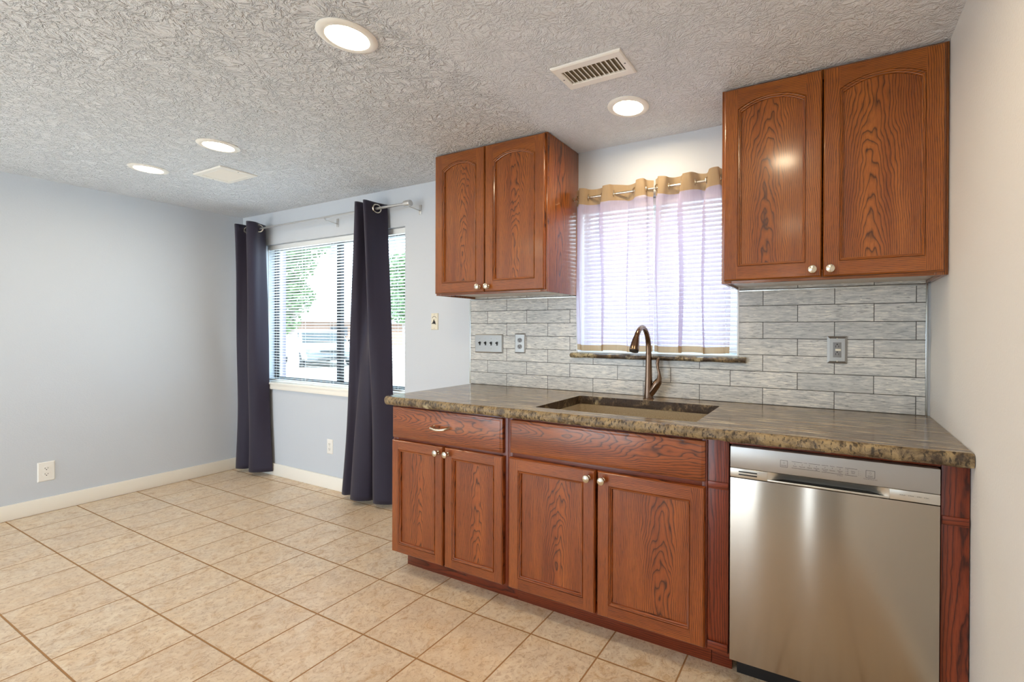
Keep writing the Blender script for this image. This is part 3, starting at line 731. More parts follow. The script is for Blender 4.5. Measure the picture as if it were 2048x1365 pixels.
def dot(x, z, r=0.0011): ink.add([(x+r*math.cos(k*PI/4), TY, z+r*math.sin(k*PI/4)) for k in range(8)], [tuple(range(8))])
frame(-0.518, -0.496, 0.806, 0.828); ring(-0.507, 0.820); T('POWER', 0.0048, -0.507, 0.8105)
line(-0.483, -0.450, 0.8275, 0.8275); line(-0.432, -0.398, 0.8275, 0.8275); T('Cycles', 0.0042, -0.441, 0.8275)
line(-0.483, -0.398, 0.8065, 0.8065)
for x, s in ((-0.473, 'Auto'), (-0.451, 'Normal'), (-0.429, 'Heavy')): dot(x, 0.8205); T(s, 0.0056, x, 0.8135)
dot(-0.408, 0.8205); T('Express', 0.0052, -0.408, 0.8145); T('60', 0.0052, -0.408, 0.8098)
line(-0.393, -0.374, 0.8275, 0.8275); line(-0.350, -0.331, 0.8275, 0.8275); T('Options', 0.0042, -0.362, 0.8275)
line(-0.393, -0.331, 0.8055, 0.8055)
dot(-0.383, 0.8215); T('Hi-Temp', 0.0050, -0.383, 0.8155); T('Wash', 0.0050, -0.383, 0.8105)
dot(-0.362, 0.8215); T('Sanitize', 0.0052, -0.362, 0.8140)
dot(-0.340, 0.8215); T('Heated', 0.0050, -0.340, 0.8155); T('Dry', 0.0050, -0.340, 0.8105); T('(3 hours)', 0.0042, -0.340, 0.8015)
line(-0.326, -0.292, 0.8275, 0.8275); line(-0.326, -0.292, 0.8055, 0.8055)
for z, a, b in ((0.8225, '2h', '-'), (0.8165, '4h', '-'), (0.8105, '8h', '-')):
    dot(-0.323, z, 0.0008); T(a, 0.0046, -0.318, z); dot(-0.288, z, 0.0008); T(b, 0.0046, -0.283, z)
T('Delay', 0.0050, -0.303, 0.8190); T('Start', 0.0050, -0.303, 0.8138)
frame(-0.268, -0.244, 0.806, 0.828); ring(-0.256, 0.820); T('START', 0.0050, -0.256, 0.8105); T('Cancel & Drain (3 sec)', 0.0040, -0.256, 0.8015)
ink.build('control_lettering', M_ink, dw, smooth=0, fix=False)
ink = MB()
for x, s in ((-0.170, 'Wash'), (-0.148, 'Rinse'), (-0.126, 'Dry'), (-0.108, 'Sani')): dot(x-0.0075, 0.767, 0.0010); T(s, 0.0046, x-0.005, 0.767, 'LEFT')
ink.build('status_lettering', M_ink, dw, smooth=0, fix=False)

# ------------------------------------------------------------------ countertop with sink cut-out
ct = thing('countertop', (-1.22, -0.33, 0.873), 'brown polished stone countertop with a rough live front edge and sink cut-out', 'countertop')
mb = MB(); X0, X1, YBK, YF_ = -2.462, -0.002, -0.0015, -0.655
ZT, ZB = 0.914, 0.8725
SX0, SX1, SY0, SY1 = -1.566, -0.826, -0.566, -0.155
NX = 300; top_prof = [(0.000, 0.000), (-0.004, -0.0008), (-0.010, -0.004), (-0.014, -0.011), (-0.015, -0.020), (-0.014, -0.030), (-0.010, -0.038), (-0.004, -0.0415)]
yin = YF_+0.012
vs = []; K = len(top_prof)
def cut(x):   # rounded left front corner
    d = x-X0; r = 0.03
    return 0.0 if d > r else r-math.sqrt(max(0, r*r-(r-d)**2))
for i in range(NX+1):
    x = X0+(X1-X0)*i/NX
    wav = 0.006*mnoise.noise(Vector((x*2.3, 0, 0)))+0.003*mnoise.noise(Vector((x*9, 2, 0)))
    for k, (dy, dz) in enumerate(top_prof):
        j = 0 if k == 0 else 1
        rr = 0.0045*mnoise.noise(Vector((x*38, k*0.7, 4)))+0.003*mnoise.noise(Vector((x*90, k*1.3, 9)))
        zz = (0.0025*mnoise.noise(Vector((x*20, 0, 7))) if k in (1, 2) else 0)+(0.004*mnoise.noise(Vector((x*13, 0, 17))) if k >= K-2 else 0)
        vs.append((x, yin+dy+cut(x)+(wav*0.6+rr)*j, ZT+dz+zz*j))
fs = [(i*K+k, i*K+k+1, (i+1)*K+k+1, (i+1)*K+k) for i in range(NX) for k in range(K-1)]
mb.add(vs, fs, 1)
mb.add([vs[k] for k in range(K)]+[(X0, yin+0.03, ZB), (X0, yin+0.03, ZT)], [tuple(range(K+2))], 1)
# top: front strip following the edge, then blocks around the cut-out
for i in range(NX):
    xa, xb = X0+(X1-X0)*i/NX, X0+(X1-X0)*(i+1)/NX
    mb.quad(vs[i*K], vs[(i+1)*K], (xb, SY0-0.012, ZT), (xa, SY0-0.012, ZT), 0)
    mb.quad(vs[i*K+K-1], (xa, SY0-0.012, ZB), (xb, SY0-0.012, ZB), vs[(i+1)*K+K-1], 1)
mb.quad((X0, YF_+0.03, ZB), (X0, YBK, ZB), (X0, YBK, ZT), (X0, YF_+0.03, ZT), 1)
# rounded hole loop
def rr_loop(x0, x1, y0, y1, r, n=6):
    out = []
    for cx, cy, a0 in ((x1-r, y1-r, 0), (x0+r, y1-r, PI/2), (x0+r, y0+r, PI), (x1-r, y0+r, 3*PI/2)):
        for k in range(n+1): a = a0+PI/2*k/n; out.append((cx+r*math.cos(a), cy+r*math.sin(a)))
    return out
hole = rr_loop(SX0, SX1, SY0, SY1, 0.012)
outer = []
bx0, bx1, by0, by1 = X0, X1, SY0-0.012, YBK
cxm, cym = (SX0+SX1)/2, (SY0+SY1)/2
bm = bmesh.new()
def edgeloop(pts, z):
    vv = [bm.verts.new((p[0], p[1], z)) for p in pts]; ee = [bm.edges.new((vv[i], vv[(i+1) % len(vv)])) for i in range(len(vv))]; return vv, ee
for z, mi in ((ZT, 0), (ZB, 1)):
    v1, e1 = edgeloop(hole, z); v2, e2 = edgeloop([(bx0, by0), (bx1, by0), (bx1, by1), (bx0, by1)], z)
    r = bmesh.ops.triangle_fill(bm, edges=e1+e2, use_beauty=True)
bm.verts.index_update()
mb.add([v.co.copy() for v in bm.verts], [[v.index for v in f.verts] for f in bm.faces], 0); bm.free()
n = len(hole); vs = [(p[0], p[1], ZT) for p in hole]+[(p[0]*1.0, p[1], ZT-0.003) for p in hole]+[(p[0], p[1], ZB) for p in hole]
mb.add(vs, [(i, (i+1) % n, n+(i+1) % n, n+i) for i in range(n)], 2); mb.f[-n:] = mb.f[-n:]
mb.add(vs, [(n+i, n+(i+1) % n, 2*n+(i+1) % n, 2*n+i) for i in range(n)], 2)
mb.build('slab', [M_top, M_edge, M_cut], ct, smooth=40)

# sink
sk = thing('kitchen_sink', (-1.196, -0.36, 0.69), 'taupe composite undermount sink set into the stone countertop', 'sink')
mb = MB(); lv = [(0.020, 0.8715), (-0.004, 0.8715), (-0.004, 0.865), (-0.014, 0.70), (-0.030, 0.675), (-0.055, 0.668)]
loops = []
for o_, z in lv: loops.append([(x, y, z) for x, y in rr_loop(SX0-o_, SX1+o_, SY0-min(o_, 0.015), SY1+o_, 0.035)])
n = len(loops[0]); vs = sum(loops, []); fs = [(i*n+k, i*n+(k+1) % n, (i+1)*n+(k+1) % n, (i+1)*n+k) for i in range(len(lv)-1) for k in range(n)]
fs.append(tuple(range((len(lv)-1)*n, len(lv)*n))); mb.add(vs, fs)
o = mb.build('basin', M_sink, sk, smooth=60); 
m = o.modifiers.new('thickness', 'SOLIDIFY'); m.thickness = 0.006; m.offset = -1
MB().lathe([(0.045, 0.0), (0.045, 0.003), (0.032, 0.002), (0.030, -0.004), (0.0, -0.004)], (-1.196, -0.30, 0.6685), (0, 0, 1), 28).build('drain', M_nickel, sk)

# faucet
fa = thing('kitchen_faucet', (-1.202, -0.088, 0.914), 'tall bronze gooseneck faucet behind the sink with a side lever', 'faucet')
FX, FY = -1.202, -0.092
pts = [(FX, FY, 0.914), (FX, FY, 0.96), (FX, FY, 1.02), (FX, FY, 1.09), (FX, FY-0.001, 1.15), (FX, FY-0.006, 1.195), (FX, FY-0.022, 1.235), (FX, FY-0.050, 1.264), (FX, FY-0.085, 1.277), (FX, FY-0.118, 1.270), (FX, FY-0.146, 1.250), (FX, FY-0.160, 1.232)]
rad = [0.0245, 0.0215, 0.0185, 0.0165, 0.015, 0.014, 0.013, 0.0125, 0.0125, 0.0125, 0.013, 0.0135]
P3 = catmull([(*p, r) for p, r in zip(pts, rad)], 60)
MB().tube([p[:3] for p in P3], [p[3] for p in P3], 24).build('spout', M_bronze, fa, smooth=60)
MB().lathe([(0.028, 0), (0.028, 0.003), (0.0255, 0.006), (0.0245, 0.006)], (FX, FY, 0.914), (0, 0, 1), 28).build('base_ring', M_bronze, fa)
pts = [(FX, FY-0.160, 1.233), (FX, FY-0.170, 1.215), (FX, FY-0.180, 1.195), (FX, FY-0.188, 1.178), (FX, FY-0.192, 1.167)]
MB().tube(pts, [0.0140, 0.0175, 0.0205, 0.0225, 0.0230], 24).build('spray_head', M_bronze, fa, smooth=60)
MB().tube([(FX, FY-0.1915, 1.168), (FX, FY-0.194, 1.162)], 0.0215, 24).build('nozzle', M_bronze_dk, fa)
hd = MB().tube([(FX+0.006, FY, 0.935), (FX+0.022, FY, 0.957), (FX+0.040, FY, 0.984), (FX+0.052, FY, 1.003), (FX+0.056, FY, 1.012)], [0.018, 0.020, 0.021, 0.0195, 0.016], 24).build('valve_body', M_bronze, fa, smooth=60)
MB().tube([(FX+0.052, FY, 1.005), (FX+0.058, FY, 1.022), (FX+0.057, FY, 1.045), (FX+0.050, FY, 1.070), (FX+0.047, FY, 1.095), (FX+0.050, FY, 1.115), (FX+0.054, FY, 1.123)], [0.0165, 0.012, 0.0075, 0.0065, 0.0085, 0.0085, 0.004], 16).build('lever', M_bronze, fa, smooth=60)

# ------------------------------------------------------------------ backsplash
bs = thing('backsplash', (-1.24, 0, 0.914), 'grey wood-look tile backsplash behind the counter with metal edging', 'backsplash')
B0, B1, BT = -2.466, -0.018, 1.4505
mb = wall_y(-0.0100, -0.0002, B0, B1, 0.9145, BT, [(W2[0], W2[1], 1.106, 2.0)])
mb.build('tile_field', M_tile, bs, smooth=0)
def strip(x0, x1, z0, z1): return MB().box(x0, x1, -0.0125, -0.0002, z0, z1, bev=0.001).build('edge_trim', M_alu, bs)
strip(B0-0.009, B0-0.0005, 0.9145, BT+0.008); strip(B1+0.0005, B1+0.0085, 0.9145, BT+0.008)
strip(B0, W2[0], BT+0.0005, BT+0.008); strip(W2[1], B1, BT+0.0005, BT+0.008)
MB().box(B1+0.009, -0.0005, -0.008, -0.0002, 0.9145, BT+0.008).build('caulk_filler', plain('grey_filler', (176, 180, 184), 0.6), bs, smooth=0)

# ------------------------------------------------------------------ plates
def plate(x0, x1, z0, z1, y, parent, m, bev=0.006, d=0.006):
    mb = MB(); L = lambda o, yy: [(x0+o, yy, z0+o), (x1-o, yy, z0+o), (x1-o, yy, z1-o), (x0+o, yy, z1-o)]
    pr = [(0, y), (0, y-d*0.35), (bev, y-d)]; vs = sum([L(*p) for p in pr], []); fs = [(i*4+k, i*4+(k+1) % 4, (i+1)*4+(k+1) % 4, (i+1)*4+k) for i in range(2) for k in range(4)]
    fs += [(8, 9, 10, 11), (3, 2, 1, 0)]; mb.add(vs, fs); return mb.build('cover_plate', m, parent, smooth=0)
def screw(x, z, y, parent, m=None): MB().lathe([(0.0028, 0), (0.0024, 0.001), (0, 0.0012)], (x, y, z), (0, -1, 0), 12, cap=False).build('screw', m or M_nickel, parent)
def slots(mb, x, z, y, sc_=1.0, up=True):
    s = 1 if up else -1
    mb.box(x-0.0075*sc_, x-0.0055*sc_, y-0.0006, y+0.0005, z-0.004, z+0.0045); mb.box(x+0.0055*sc_, x+0.0075*sc_, y-0.0006, y+0.0005, z-0.0035, z+0.004)
    mb.lathe([(0.0028, 0), (0.0028, 0.0006)], (x, y, z-0.0095*s), (0, -1, 0), 10)
def duplex(name, label, cx, cz, y, m_plate, m_dev, w=0.076, h=0.118, group=None):
    root = thing(name, (cx, y, cz), label, 'outlet', group)
    plate(cx-w/2, cx+w/2, cz-h/2, cz+h/2, y, root, m_plate)
    for s in (1, -1):
        mb = MB(); mb.lathe([(0.0172, 0), (0.0168, 0.0018), (0.0, 0.0018)], (cx, y-0.0058, cz+s*0.0195), (0, -1, 0), 28, cap=False, sy=0.84)
        r = mb.build('receptacle', m_dev, root)
        mb = MB(); slots(mb, cx, cz+s*0.0195+0.003, y-0.0077); mb.build('slots', M_black, r, smooth=0)
    screw(cx, cz, y-0.0055, root)
    return root
duplex('wall_outlet', 'steel duplex outlet with dark receptacles on the backsplash left of the window', -2.0705, 1.181, -0.0105, M_plate, M_grey_dev, 0.078, 0.120)
duplex('wall_outlet', 'small white outlet low on the wall under the dining window', -3.932, 0.333, -0.0002, M_white, M_white, 0.072, 0.116)
# left wall outlet faces +x
o = thing('wall_outlet', (XL+0.0002, -1.154, 0.280), 'white square outlet low on the long left wall', 'outlet')
def on_left(mb):   # turn geometry built facing -y at origin to face +x on the left wall
    mb.v = [(XL+0.0002-v[1], -1.154+v[0], 0.280+v[2]) for v in mb.v]; return mb
mb = MB(); x0, x1, z0, z1, dd, be = -0.039, 0.039, -0.066, 0.066, 0.006, 0.005
L = lambda o_, yy: [(x0+o_, yy, z0+o_), (x1-o_, yy, z0+o_), (x1-o_, yy, z1-o_), (x0+o_, yy, z1-o_)]
pr = [(0, 0), (0, -dd*0.35), (be, -dd)]; vs = sum([L(*p) for p in pr], [])
mb.add(vs, [(i*4+k, i*4+(k+1) % 4, (i+1)*4+(k+1) % 4, (i+1)*4+k) for i in range(2) for k in range(4)]+[(8, 9, 10, 11), (3, 2, 1, 0)])
on_left(mb).build('cover_plate', M_white, o, smooth=0)
for s in (1, -1):
    mb = MB(); mb.lathe([(0.0172, 0), (0.0168, 0.0018), (0.0, 0.0018)], (0, -0.0058, s*0.0195), (0, -1, 0), 28, cap=False, sy=0.84)
    r = on_left(mb).build('receptacle', M_white, o)
    mb = MB(); slots(mb, 0, s*0.0195+0.003, -0.0077); on_left(mb).build('slots', M_black, r, smooth=0)
# gfci
g = thing('wall_outlet', (-0.3425, -0.0105, 1.179), 'large steel outlet plate with grey safety receptacle right of the window', 'outlet')
plate(-0.3825, -0.3025, 1.119, 1.239, -0.0105, g, M_plate, 0.010, 0.008)
rc = MB().box(-0.3590, -0.3260, 1.1460, 1.2120, -0.0205+0.0, -0.0180, 0, 0.0006).build('receptacle', M_grey_dev, g) if False else MB().box(-0.3590, -0.3260, -0.0205, -0.0180, 1.1460, 1.2120, 0, 0.0006).build('receptacle', M_grey_dev, g)
mb = MB()
for zc in (1.196, 1.162): slots(mb, -0.3425, zc-0.002, -0.0206, 0.9, False)
mb.build('slots', M_black, rc, smooth=0)
MB().box(-0.350, -0.328, -0.0220, -0.0206, 1.1745, 1.1835, 0, 0.0006).build('test_button', M_cream, rc)
for z in (1.129, 1.229): screw(-0.3425, z, -0.0184, g)
# four gang switch
s4 = thing('light_switch', (-2.3145, -0.0105, 1.1765), 'steel four-gang toggle switch plate at the left end of the backsplash', 'light switch')
plate(-2.427, -2.202, 1.117, 1.236, -0.0105, s4, M_plate, 0.007, 0.007)
for k in range(4):
    x = -2.3835+0.046*k
    r = MB().box(x-0.0055, x+0.0055, -0.0180, -0.0174, 1.164, 1.189).build('toggle_slot', M_black, s4, smooth=0)
    MB().box(x-0.004, x+0.004, -0.030, -0.0175, 1.176, 1.183, 0, 0.001, Matrix.Rotation(math.radians(-22), 4, 'X')).build('toggle', M_black, s4)
    for z in (1.146, 1.207): screw(x, z, -0.0175, s4)
# fan control
fc = thing('fan_switch', (-2.796, -0.0002, 1.3185), 'small cream wall control with a black three-pronged knob beside the wall cabinet', 'switch')
plate(-2.828, -2.764, 1.262, 1.375, -0.0002, fc, M_cream, 0.004, 0.006)
mb = MB(); kc = (-2.796, -0.0062, 1.312)
mb.lathe([(0.010, 0), (0.009, 0.006), (0.004, 0.009), (0, 0.009)], kc, (0, -1, 0), 20, cap=False)
for a in (90, 205, 325):
    A = math.radians(a); e = (kc[0]+0.021*math.cos(A), kc[1]-0.004, kc[2]+0.021*math.sin(A)); mb.tube([(kc[0], kc[1]-0.004, kc[2]), e], [0.005, 0.0016], 8)
mb.build('knob', M_black, fc)
mb = MB(); 
for k in range(12):
    a, b = math.radians(25+k*130/12), math.radians(25+(k+1)*130/12)
    f = lambda r, t: (kc[0]+r*math.cos(t), -0.0066, 1.330+r*math.sin(t)*1.1)
    mb.quad(f(0.020, a), f(0.023, a), f(0.023, b), f(0.020, b))
mb.build('dial_mark', M_ink, fc, smooth=0, fix=False)
for z in (1.272, 1.366): screw(-2.796, z, -0.0058, fc)

# ------------------------------------------------------------------ ceiling lights and vents
def downlight(x, y, label):
    root = thing('recessed_light', (x, y, H), label, 'ceiling light', 'recessed ceiling lights')
    MB().lathe([(0.094, 0.0), (0.0945, -0.003), (0.090, -0.007), (0.078, -0.010), (0.068, -0.008), (0.064, -0.003), (0.064, 0.0)], (x, y, H), (0, 0, 1), 48, cap=False).build('trim_ring', M_white, root)
    mb = MB(); mb.lathe([(0.0638, -0.0022), (0.045, -0.0030), (0.022, -0.0036), (0.0, -0.0038)], (x, y, H), (0, 0, 1), 40, cap=False); mb.build('lens', M_lamp, root)
    return root
lights = [(-1.88, -1.235, 'recessed light nearest the camera at the top of the dining ceiling'),
          (-1.200, -0.368, 'recessed light in front of the sink window beside the white register'),
          (-3.420, -0.945, 'recessed light directly above the square return grille on the dining ceiling'),
          (-4.262, -0.950, 'farthest recessed light, nearest the long left wall')]
for l in lights: downlight(*l)
downlight(-0.620, -1.260, 'recessed light above the camera, seen only as a glow on the larger wall cabinet')
downlight(-1.88, -3.0, 'unseen recessed light added behind the camera, near the middle of the rear ceiling')  # this lamp and the next two are unseen, added to light the room
downlight(-0.70, -3.0, 'unseen recessed light added behind the camera, near the right wall')  # added lamp, set in x to place its streak on the dishwasher
downlight(-3.60, -3.0, 'unseen recessed light added behind the camera, over the rear dining end')
def vent(label, cx, cy, sx, sy, ox, oy, n, m_in, along='x', cat='vent'):
    root = thing('ceiling_vent', (cx, cy, H), label, cat, None)
    mb = MB(); z0, z1 = H-0.009, H-0.0005; x0, x1, y0, y1 = cx-sx/2, cx+sx/2, cy-sy/2, cy+sy/2; a0, a1, b0, b1 = cx-ox/2, cx+ox/2, cy-oy/2, cy+oy/2
    Lp = lambda X0, X1, Y0, Y1, z: [(X0, Y0, z), (X1, Y0, z), (X1, Y1, z), (X0, Y1, z)]
    loops = [Lp(x0, x1, y0, y1, z1), Lp(x0+0.001, x1-0.001, y0+0.001, y1-0.001, z0+0.003), Lp(x0+0.006, x1-0.006, y0+0.006, y1-0.006, z0), Lp(a0-0.003, a1+0.003, b0-0.003, b1+0.003, z0), Lp(a0, a1, b0, b1, z0+0.002), Lp(a0, a1, b0, b1, z1)]
    vs = sum(loops, []); mb.add(vs, [(i*4+k, i*4+(k+1) % 4, (i+1)*4+(k+1) % 4, (i+1)*4+k) for i in range(5) for k in range(4)])
    mb.build('frame', M_white, root, smooth=20)
    MB().box(a0, a1, b0, b1, H-0.0012, H-0.0004).build('duct_opening', m_in, root, smooth=0)
    mb = MB()
    for k in range(n):
        if along == 'x':
            xx = a0+ox*(k+0.5)/n; mb.box(xx-0.0045, xx+0.0045, b0, b1, H-0.0052, H-0.0042, 0, 0, Matrix.Rotation(math.radians(28), 4, 'Y'))
        else:
            yy = b0+oy*(k+0.5)/n; mb.box(a0, a1, yy-0.0045, yy+0.0045, H-0.0052, H-0.0042, 0, 0, Matrix.Rotation(math.radians(-28), 4, 'X'))
    mb.build('louvers', M_white, root, smooth=0)
    for s in (-1, 1): MB().lathe([(0.004, 0), (0.003, 0.001), (0, 0.0012)], (cx+s*(sx/2-0.016), cy, z0), (0, 0, -1), 10, cap=False).build('screw', M_grey_dev, root)
    return root
M_duct = plain('brown_duct', (120, 108, 84), 0.7)  # flat brown backing behind the louvers
vent('white rectangular ceiling register with open louvers in the kitchen ceiling', -1.206, -0.690, 0.300, 0.162, 0.240, 0.088, 12, M_duct, 'x')
vent('larger white return grille flush with the dining ceiling', -3.950, -0.682, 0.345, 0.205, 0.255, 0.140, 15, M_duct, 'y')

# ------------------------------------------------------------------ outside
GZ = -0.20
def ground_mat():
    t = NT('pale_concrete'); p = t.pos(); return t.set(t.mix(t.noise(p, 3, 4, 0.6), srgb(176, 168, 156), srgb(206, 198, 186)), 0.8)
struct('ground', MB().box(-90, 30, WT, 80, GZ-0.2, GZ), ground_mat(), smooth=0)
struct('added_bounce_ground', MB().box(-12, 8, -20, YF-0.15, GZ-0.2, GZ+0.15), bpy.data.materials['pale_concrete'], smooth=0)  # unseen rear ground, added to bounce daylight up to the ceiling
def leaf_mat(n_, c1, c2):
    t = NT(n_); p = t.pos(); c = t.mix(t.noise(p, 5, 3), srgb(*c1), srgb(*c2))
    t.set(c, 0.6); d = t.b; l = t.n('ShaderNodeBsdfTranslucent'); t.put(l.inputs[0], c); m = t.n('ShaderNodeMixShader'); m.inputs[0].default_value = 0.3
    t.t.links.new(d.outputs[0], m.inputs[1]); t.t.links.new(l.outputs[0], m.inputs[2]); t.t.links.new(m.outputs[0], t.out.inputs[0]); return t.m
M_leaf = leaf_mat('tree_leaves', (74, 100, 62), (112, 138, 90)); M_bark = plain('grey_bark', (150, 138, 134), 0.85)
def tree(x, y, label, blobs, trunk_r, trunk_top, nleaf, name='tree', ls=0.16):
    root = thing(name, (x, y, GZ), label, 'tree', None); r = random.Random(int(abs(x*100)))
    mb = MB(); mb.tube([(x, y, GZ), (x+0.05, y, GZ+(trunk_top-GZ)*0.5), (x-0.05, y, trunk_top)], [trunk_r*1.3, trunk_r, trunk_r*0.7], 12)
    for b in blobs[:4]: mb.tube([(x-0.03, y, trunk_top-0.2), ((x+b[0])/2, (y+b[1])/2, (trunk_top+b[2])/2+0.1), (b[0], b[1], b[2])], [trunk_r*0.5, trunk_r*0.3, trunk_r*0.15], 8)
    mb.build('trunk', M_bark, root)
    mb = MB(); tot = sum(b[3]**2 for b in blobs)
    for b in blobs:
        for k in range(int(nleaf*b[3]**2/tot)):
            d = Vector((r.gauss(0, 1), r.gauss(0, 1), r.gauss(0, 1))).normalized()*b[3]*(r.random()**0.45)
            c = Vector(b[:3])+Vector((d.x, d.y, d.z*0.85)); a = Vector((r.gauss(0, 1), r.gauss(0, 1), r.gauss(0, 1))).normalized(); q = a.orthogonal().normalized(); w = a.cross(q); s = ls*(0.6+0.8*r.random())
            mb.add([c-q*s*0.5, c+w*s*0.3, c+q*s*0.5, c-w*s*0.3], [(0, 1, 2, 3)])
    mb.build('foliage', M_leaf, root, smooth=0, fix=False)
    return root
tree(-15.3, 6.0, 'leafy green tree outside the left part of the dining window', [(-15.5, 5.7, 3.4, 1.0), (-15.2, 6.1, 4.2, 0.95), (-15.4, 5.9, 2.3, 0.75), (-15.9, 5.0, 2.2, 1.1), (-15.6, 5.6, 5.0, 1.0), (-16.2, 4.8, 3.8, 1.3), (-15.4, 5.8, 1.5, 0.45)], 0.13, 1.9, 16000, ls=0.13)
tree(-13.0, 8.2, 'pale green bushy tree seen past the right edge of the dining window', [(-13.05, 8.1, 2.1, 0.75), (-12.9, 8.4, 2.9, 0.75), (-13.05, 8.1, 3.4, 0.5), (-12.6, 8.8, 1.9, 0.9)], 0.10, 1.6, 9000, ls=0.11)
# porch post
pp = MB(); pp.box(-10.205, -10.145, 2.97, 3.03, GZ, 3.2, bev=0.006); pb = thing('porch_post', (-10.175, 3.0, GZ), 'slim pale grey post standing outside the left part of the dining window', 'post')
pp.build('shaft', plain('pale_grey_paint', (84, 80, 92), 0.6), pb); MB().box(-10.225, -10.125, 2.95, 3.05, GZ, GZ+0.12, bev=0.005).build('post_base', bpy.data.materials['pale_grey_paint'], pb)
# house across the street
hs = thing('house', (-42, 22, GZ), 'single-storey beige house across the street beyond the white van', 'house')
M_stuc = plain('beige_stucco', (128, 104, 90), 0.9); M_roof = plain('grey_shingles', (150, 148, 150), 0.9); M_hglass = plain('dark_house_glass', (50, 54, 60), 0.2)
ang = math.radians(27); ca, sa = math.cos(ang), math.sin(ang)
def HB(x0, x1, y0, y1, z0, z1): 
    b = MB(); b.box(x0, x1, y0, y1, z0, z1); return b
def rotH(b, cx=-40.0, cy=22.5):  # house frame: local x along the facade
    b.v = [(cx+v[0]*ca2-v[1]*sa2, cy+v[0]*sa2+v[1]*ca2, v[2]) for v in b.v]; return b
ha = math.radians(60); ca2, sa2 = math.cos(ha), math.sin(ha)
rotH(HB(-7, 9, 0, 9, GZ, 2.0)).build('wall', M_stuc, hs, smooth=0)
for wx in (0.2, 2.0):
    f = rotH(HB(wx, wx+1.3, -0.06, -0.005, 0.7, 1.6)).build('window', M_hglass, hs, smooth=0)
rotH(MB().add([(-7.6, -0.7, 1.95), (9.6, -0.7, 1.95), (9.6, 9.7, 1.95), (-7.6, 9.7, 1.95), (-5, 4.5, 3.0), (7, 4.5, 3.0)], [(0, 1, 5, 4), (1, 2, 5), (2, 3, 4, 5), (3, 0, 4), (3, 2, 1, 0)])).build('roof', M_roof, hs, smooth=0)

# van: local frame x forward, y left, z up
vn = thing('van', (-19.6, 9.6, GZ), 'white van parked on the driveway outside the dining window', 'van')
hv = Vector((0.95, -0.306, 0)).normalized(); lv_ = Vector((-hv.y, hv.x, 0)); VC = Vector((-20.18, 9.63, GZ))
def V(b): b.v = [tuple(VC+hv*v[0]+lv_*v[1]+Vector((0, 0, v[2]*0.88))) for v in b.v]; return b
M_car = plain('white_car_paint', (112, 116, 120), 0.25, Coat_Weight=0.5); M_tyre = plain('black_tyre', (30, 30, 32), 0.8); M_hub = plain('silver_wheel', (190, 190, 192), 0.3, 0.8); M_cglass = plain('tinted_car_glass', (30, 40, 42), 0.12); M_lampc = plain('clear_headlamp', (210, 214, 216), 0.15)
HW = 0.93
secs = [(-2.5, 0.35, 1.50, 0.80, 0.78), (-2.4, 0.28, 1.66, 0.90, 0.80), (-1.0, 0.26, 1.70, 0.93, 0.80), (0.4, 0.26, 1.69, 0.93, 0.79), (0.75, 0.26, 1.60, 0.93, 0.77), (1.35, 0.26, 1.12, 0.93, 0.80), (1.45, 0.26, 1.04, 0.93, 0.86), (2.1, 0.28, 0.93, 0.92, 0.84), (2.30, 0.32, 0.80, 0.88, 0.80), (2.36, 0.38, 0.62, 0.84, 0.78)]
def section(x, zb, zt, wb, wt):
    zs = min(0.98, zt-0.06); h = []
    for (yy, zz) in ((wb*0.86, zb), (wb, zb+0.10), (wb, zs-0.05), (wb*0.985, zs), (wt if zt > 1.15 else wb*0.93, zt-0.05), ((wt if zt > 1.15 else wb*0.93)-0.09, zt)): h.append((x, yy, zz))
    return h+[(x, -a[1], a[2]) for a in reversed(h)]
vs = []; n = 12
for s_ in secs: vs += section(*s_)
fs = [(i*n+k, i*n+(k+1) % n, (i+1)*n+(k+1) % n, (i+1)*n+k) for i in range(len(secs)-1) for k in range(n)]+[tuple(range(n)), tuple(reversed(range((len(secs)-1)*n, len(secs)*n)))]
V(MB().add(vs, fs)).build('body', M_car, vn, smooth=40)
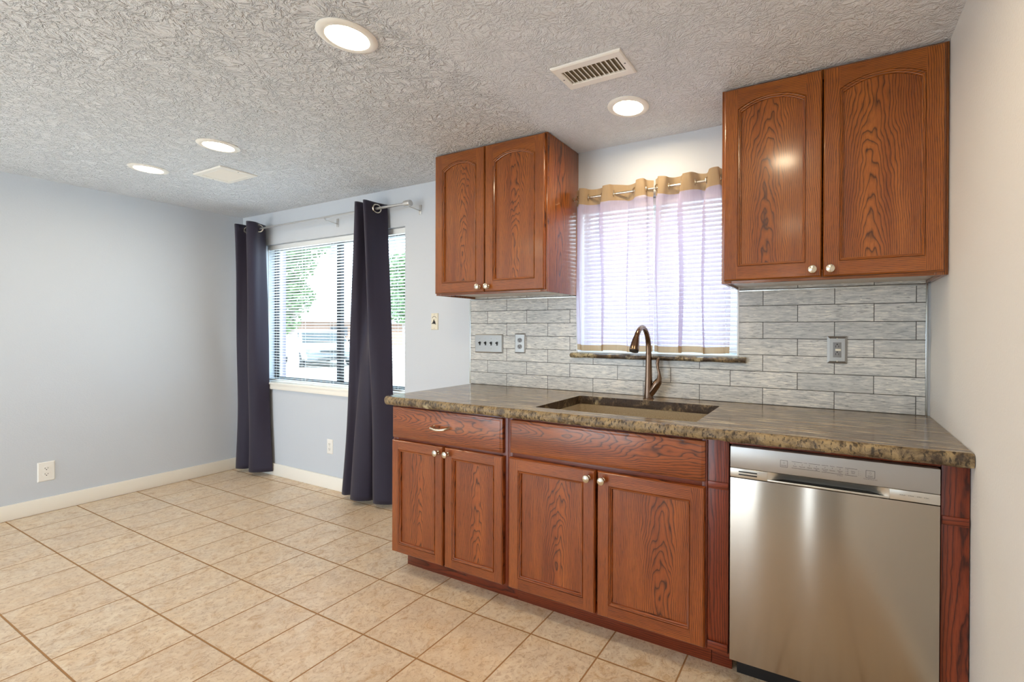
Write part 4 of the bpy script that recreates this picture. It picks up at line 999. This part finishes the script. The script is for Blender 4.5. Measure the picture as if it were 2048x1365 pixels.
V(MB().add([(0.80, 0.70, 1.575), (0.80, -0.70, 1.575), (1.40, -0.80, 1.115), (1.40, 0.80, 1.115), (0.78, 0.70, 1.55), (0.78, -0.70, 1.55), (1.36, -0.80, 1.09), (1.36, 0.80, 1.09)], [(0, 1, 2, 3), (0, 4, 5, 1), (2, 6, 7, 3), (1, 5, 6, 2), (3, 7, 4, 0)])).build('windshield', M_cglass, vn, smooth=0)
for sd in (1, -1):
    for a, b in ((-2.2, -1.2), (-1.1, -0.25), (-0.15, 0.72)):
        y0, y1 = sd*0.935, sd*0.845
        V(MB().add([(a, y0, 1.03), (b+(0.35 if b > 0.5 else 0), y0, 1.03), (b, y1, 1.55), (a, y1, 1.55), (a, y0-sd*0.03, 1.03), (b, y0-sd*0.03, 1.03), (b, y1-sd*0.03, 1.55), (a, y1-sd*0.03, 1.55)], [(0, 1, 2, 3), (0, 4, 5, 1), (2, 6, 7, 3), (3, 7, 4, 0), (1, 5, 6, 2)])).build('side_window', M_cglass, vn, smooth=0)
    for wx in (1.55, -1.6):
        w = V(MB().lathe([(0.20, -0.10), (0.31, -0.10), (0.335, -0.06), (0.335, 0.06), (0.31, 0.10), (0.20, 0.10)], (wx, sd*0.86, 0.335), (0, sd, 0), 28)).build('wheel', M_tyre, vn)
        V(MB().lathe([(0.19, 0.085), (0.20, 0.104), (0.08, 0.096), (0.05, 0.112), (0.0, 0.112)], (wx, sd*0.86, 0.335), (0, sd, 0), 24)).build('hubcap', M_hub, w)
    V(MB().box(2.20, 2.345, sd*0.60-0.15, sd*0.60+0.15, 0.64, 0.77, bev=0.02)).build('headlamp', M_lampc, vn)
    V(MB().box(0.98, 1.10, sd*1.02-0.09, sd*1.02+0.09, 1.05, 1.20, bev=0.03)).build('mirror', M_black, vn)
V(MB().box(2.28, 2.372, -0.40, 0.40, 0.64, 0.74, bev=0.01)).build('grille', M_black, vn)
V(MB().box(2.20, 2.42, -0.86, 0.86, 0.34, 0.56, bev=0.03)).build('front_bumper', M_car, vn)
V(MB().box(2.30, 2.43, -0.50, 0.50, 0.37, 0.45, bev=0.01)).build('air_intake', M_black, vn)
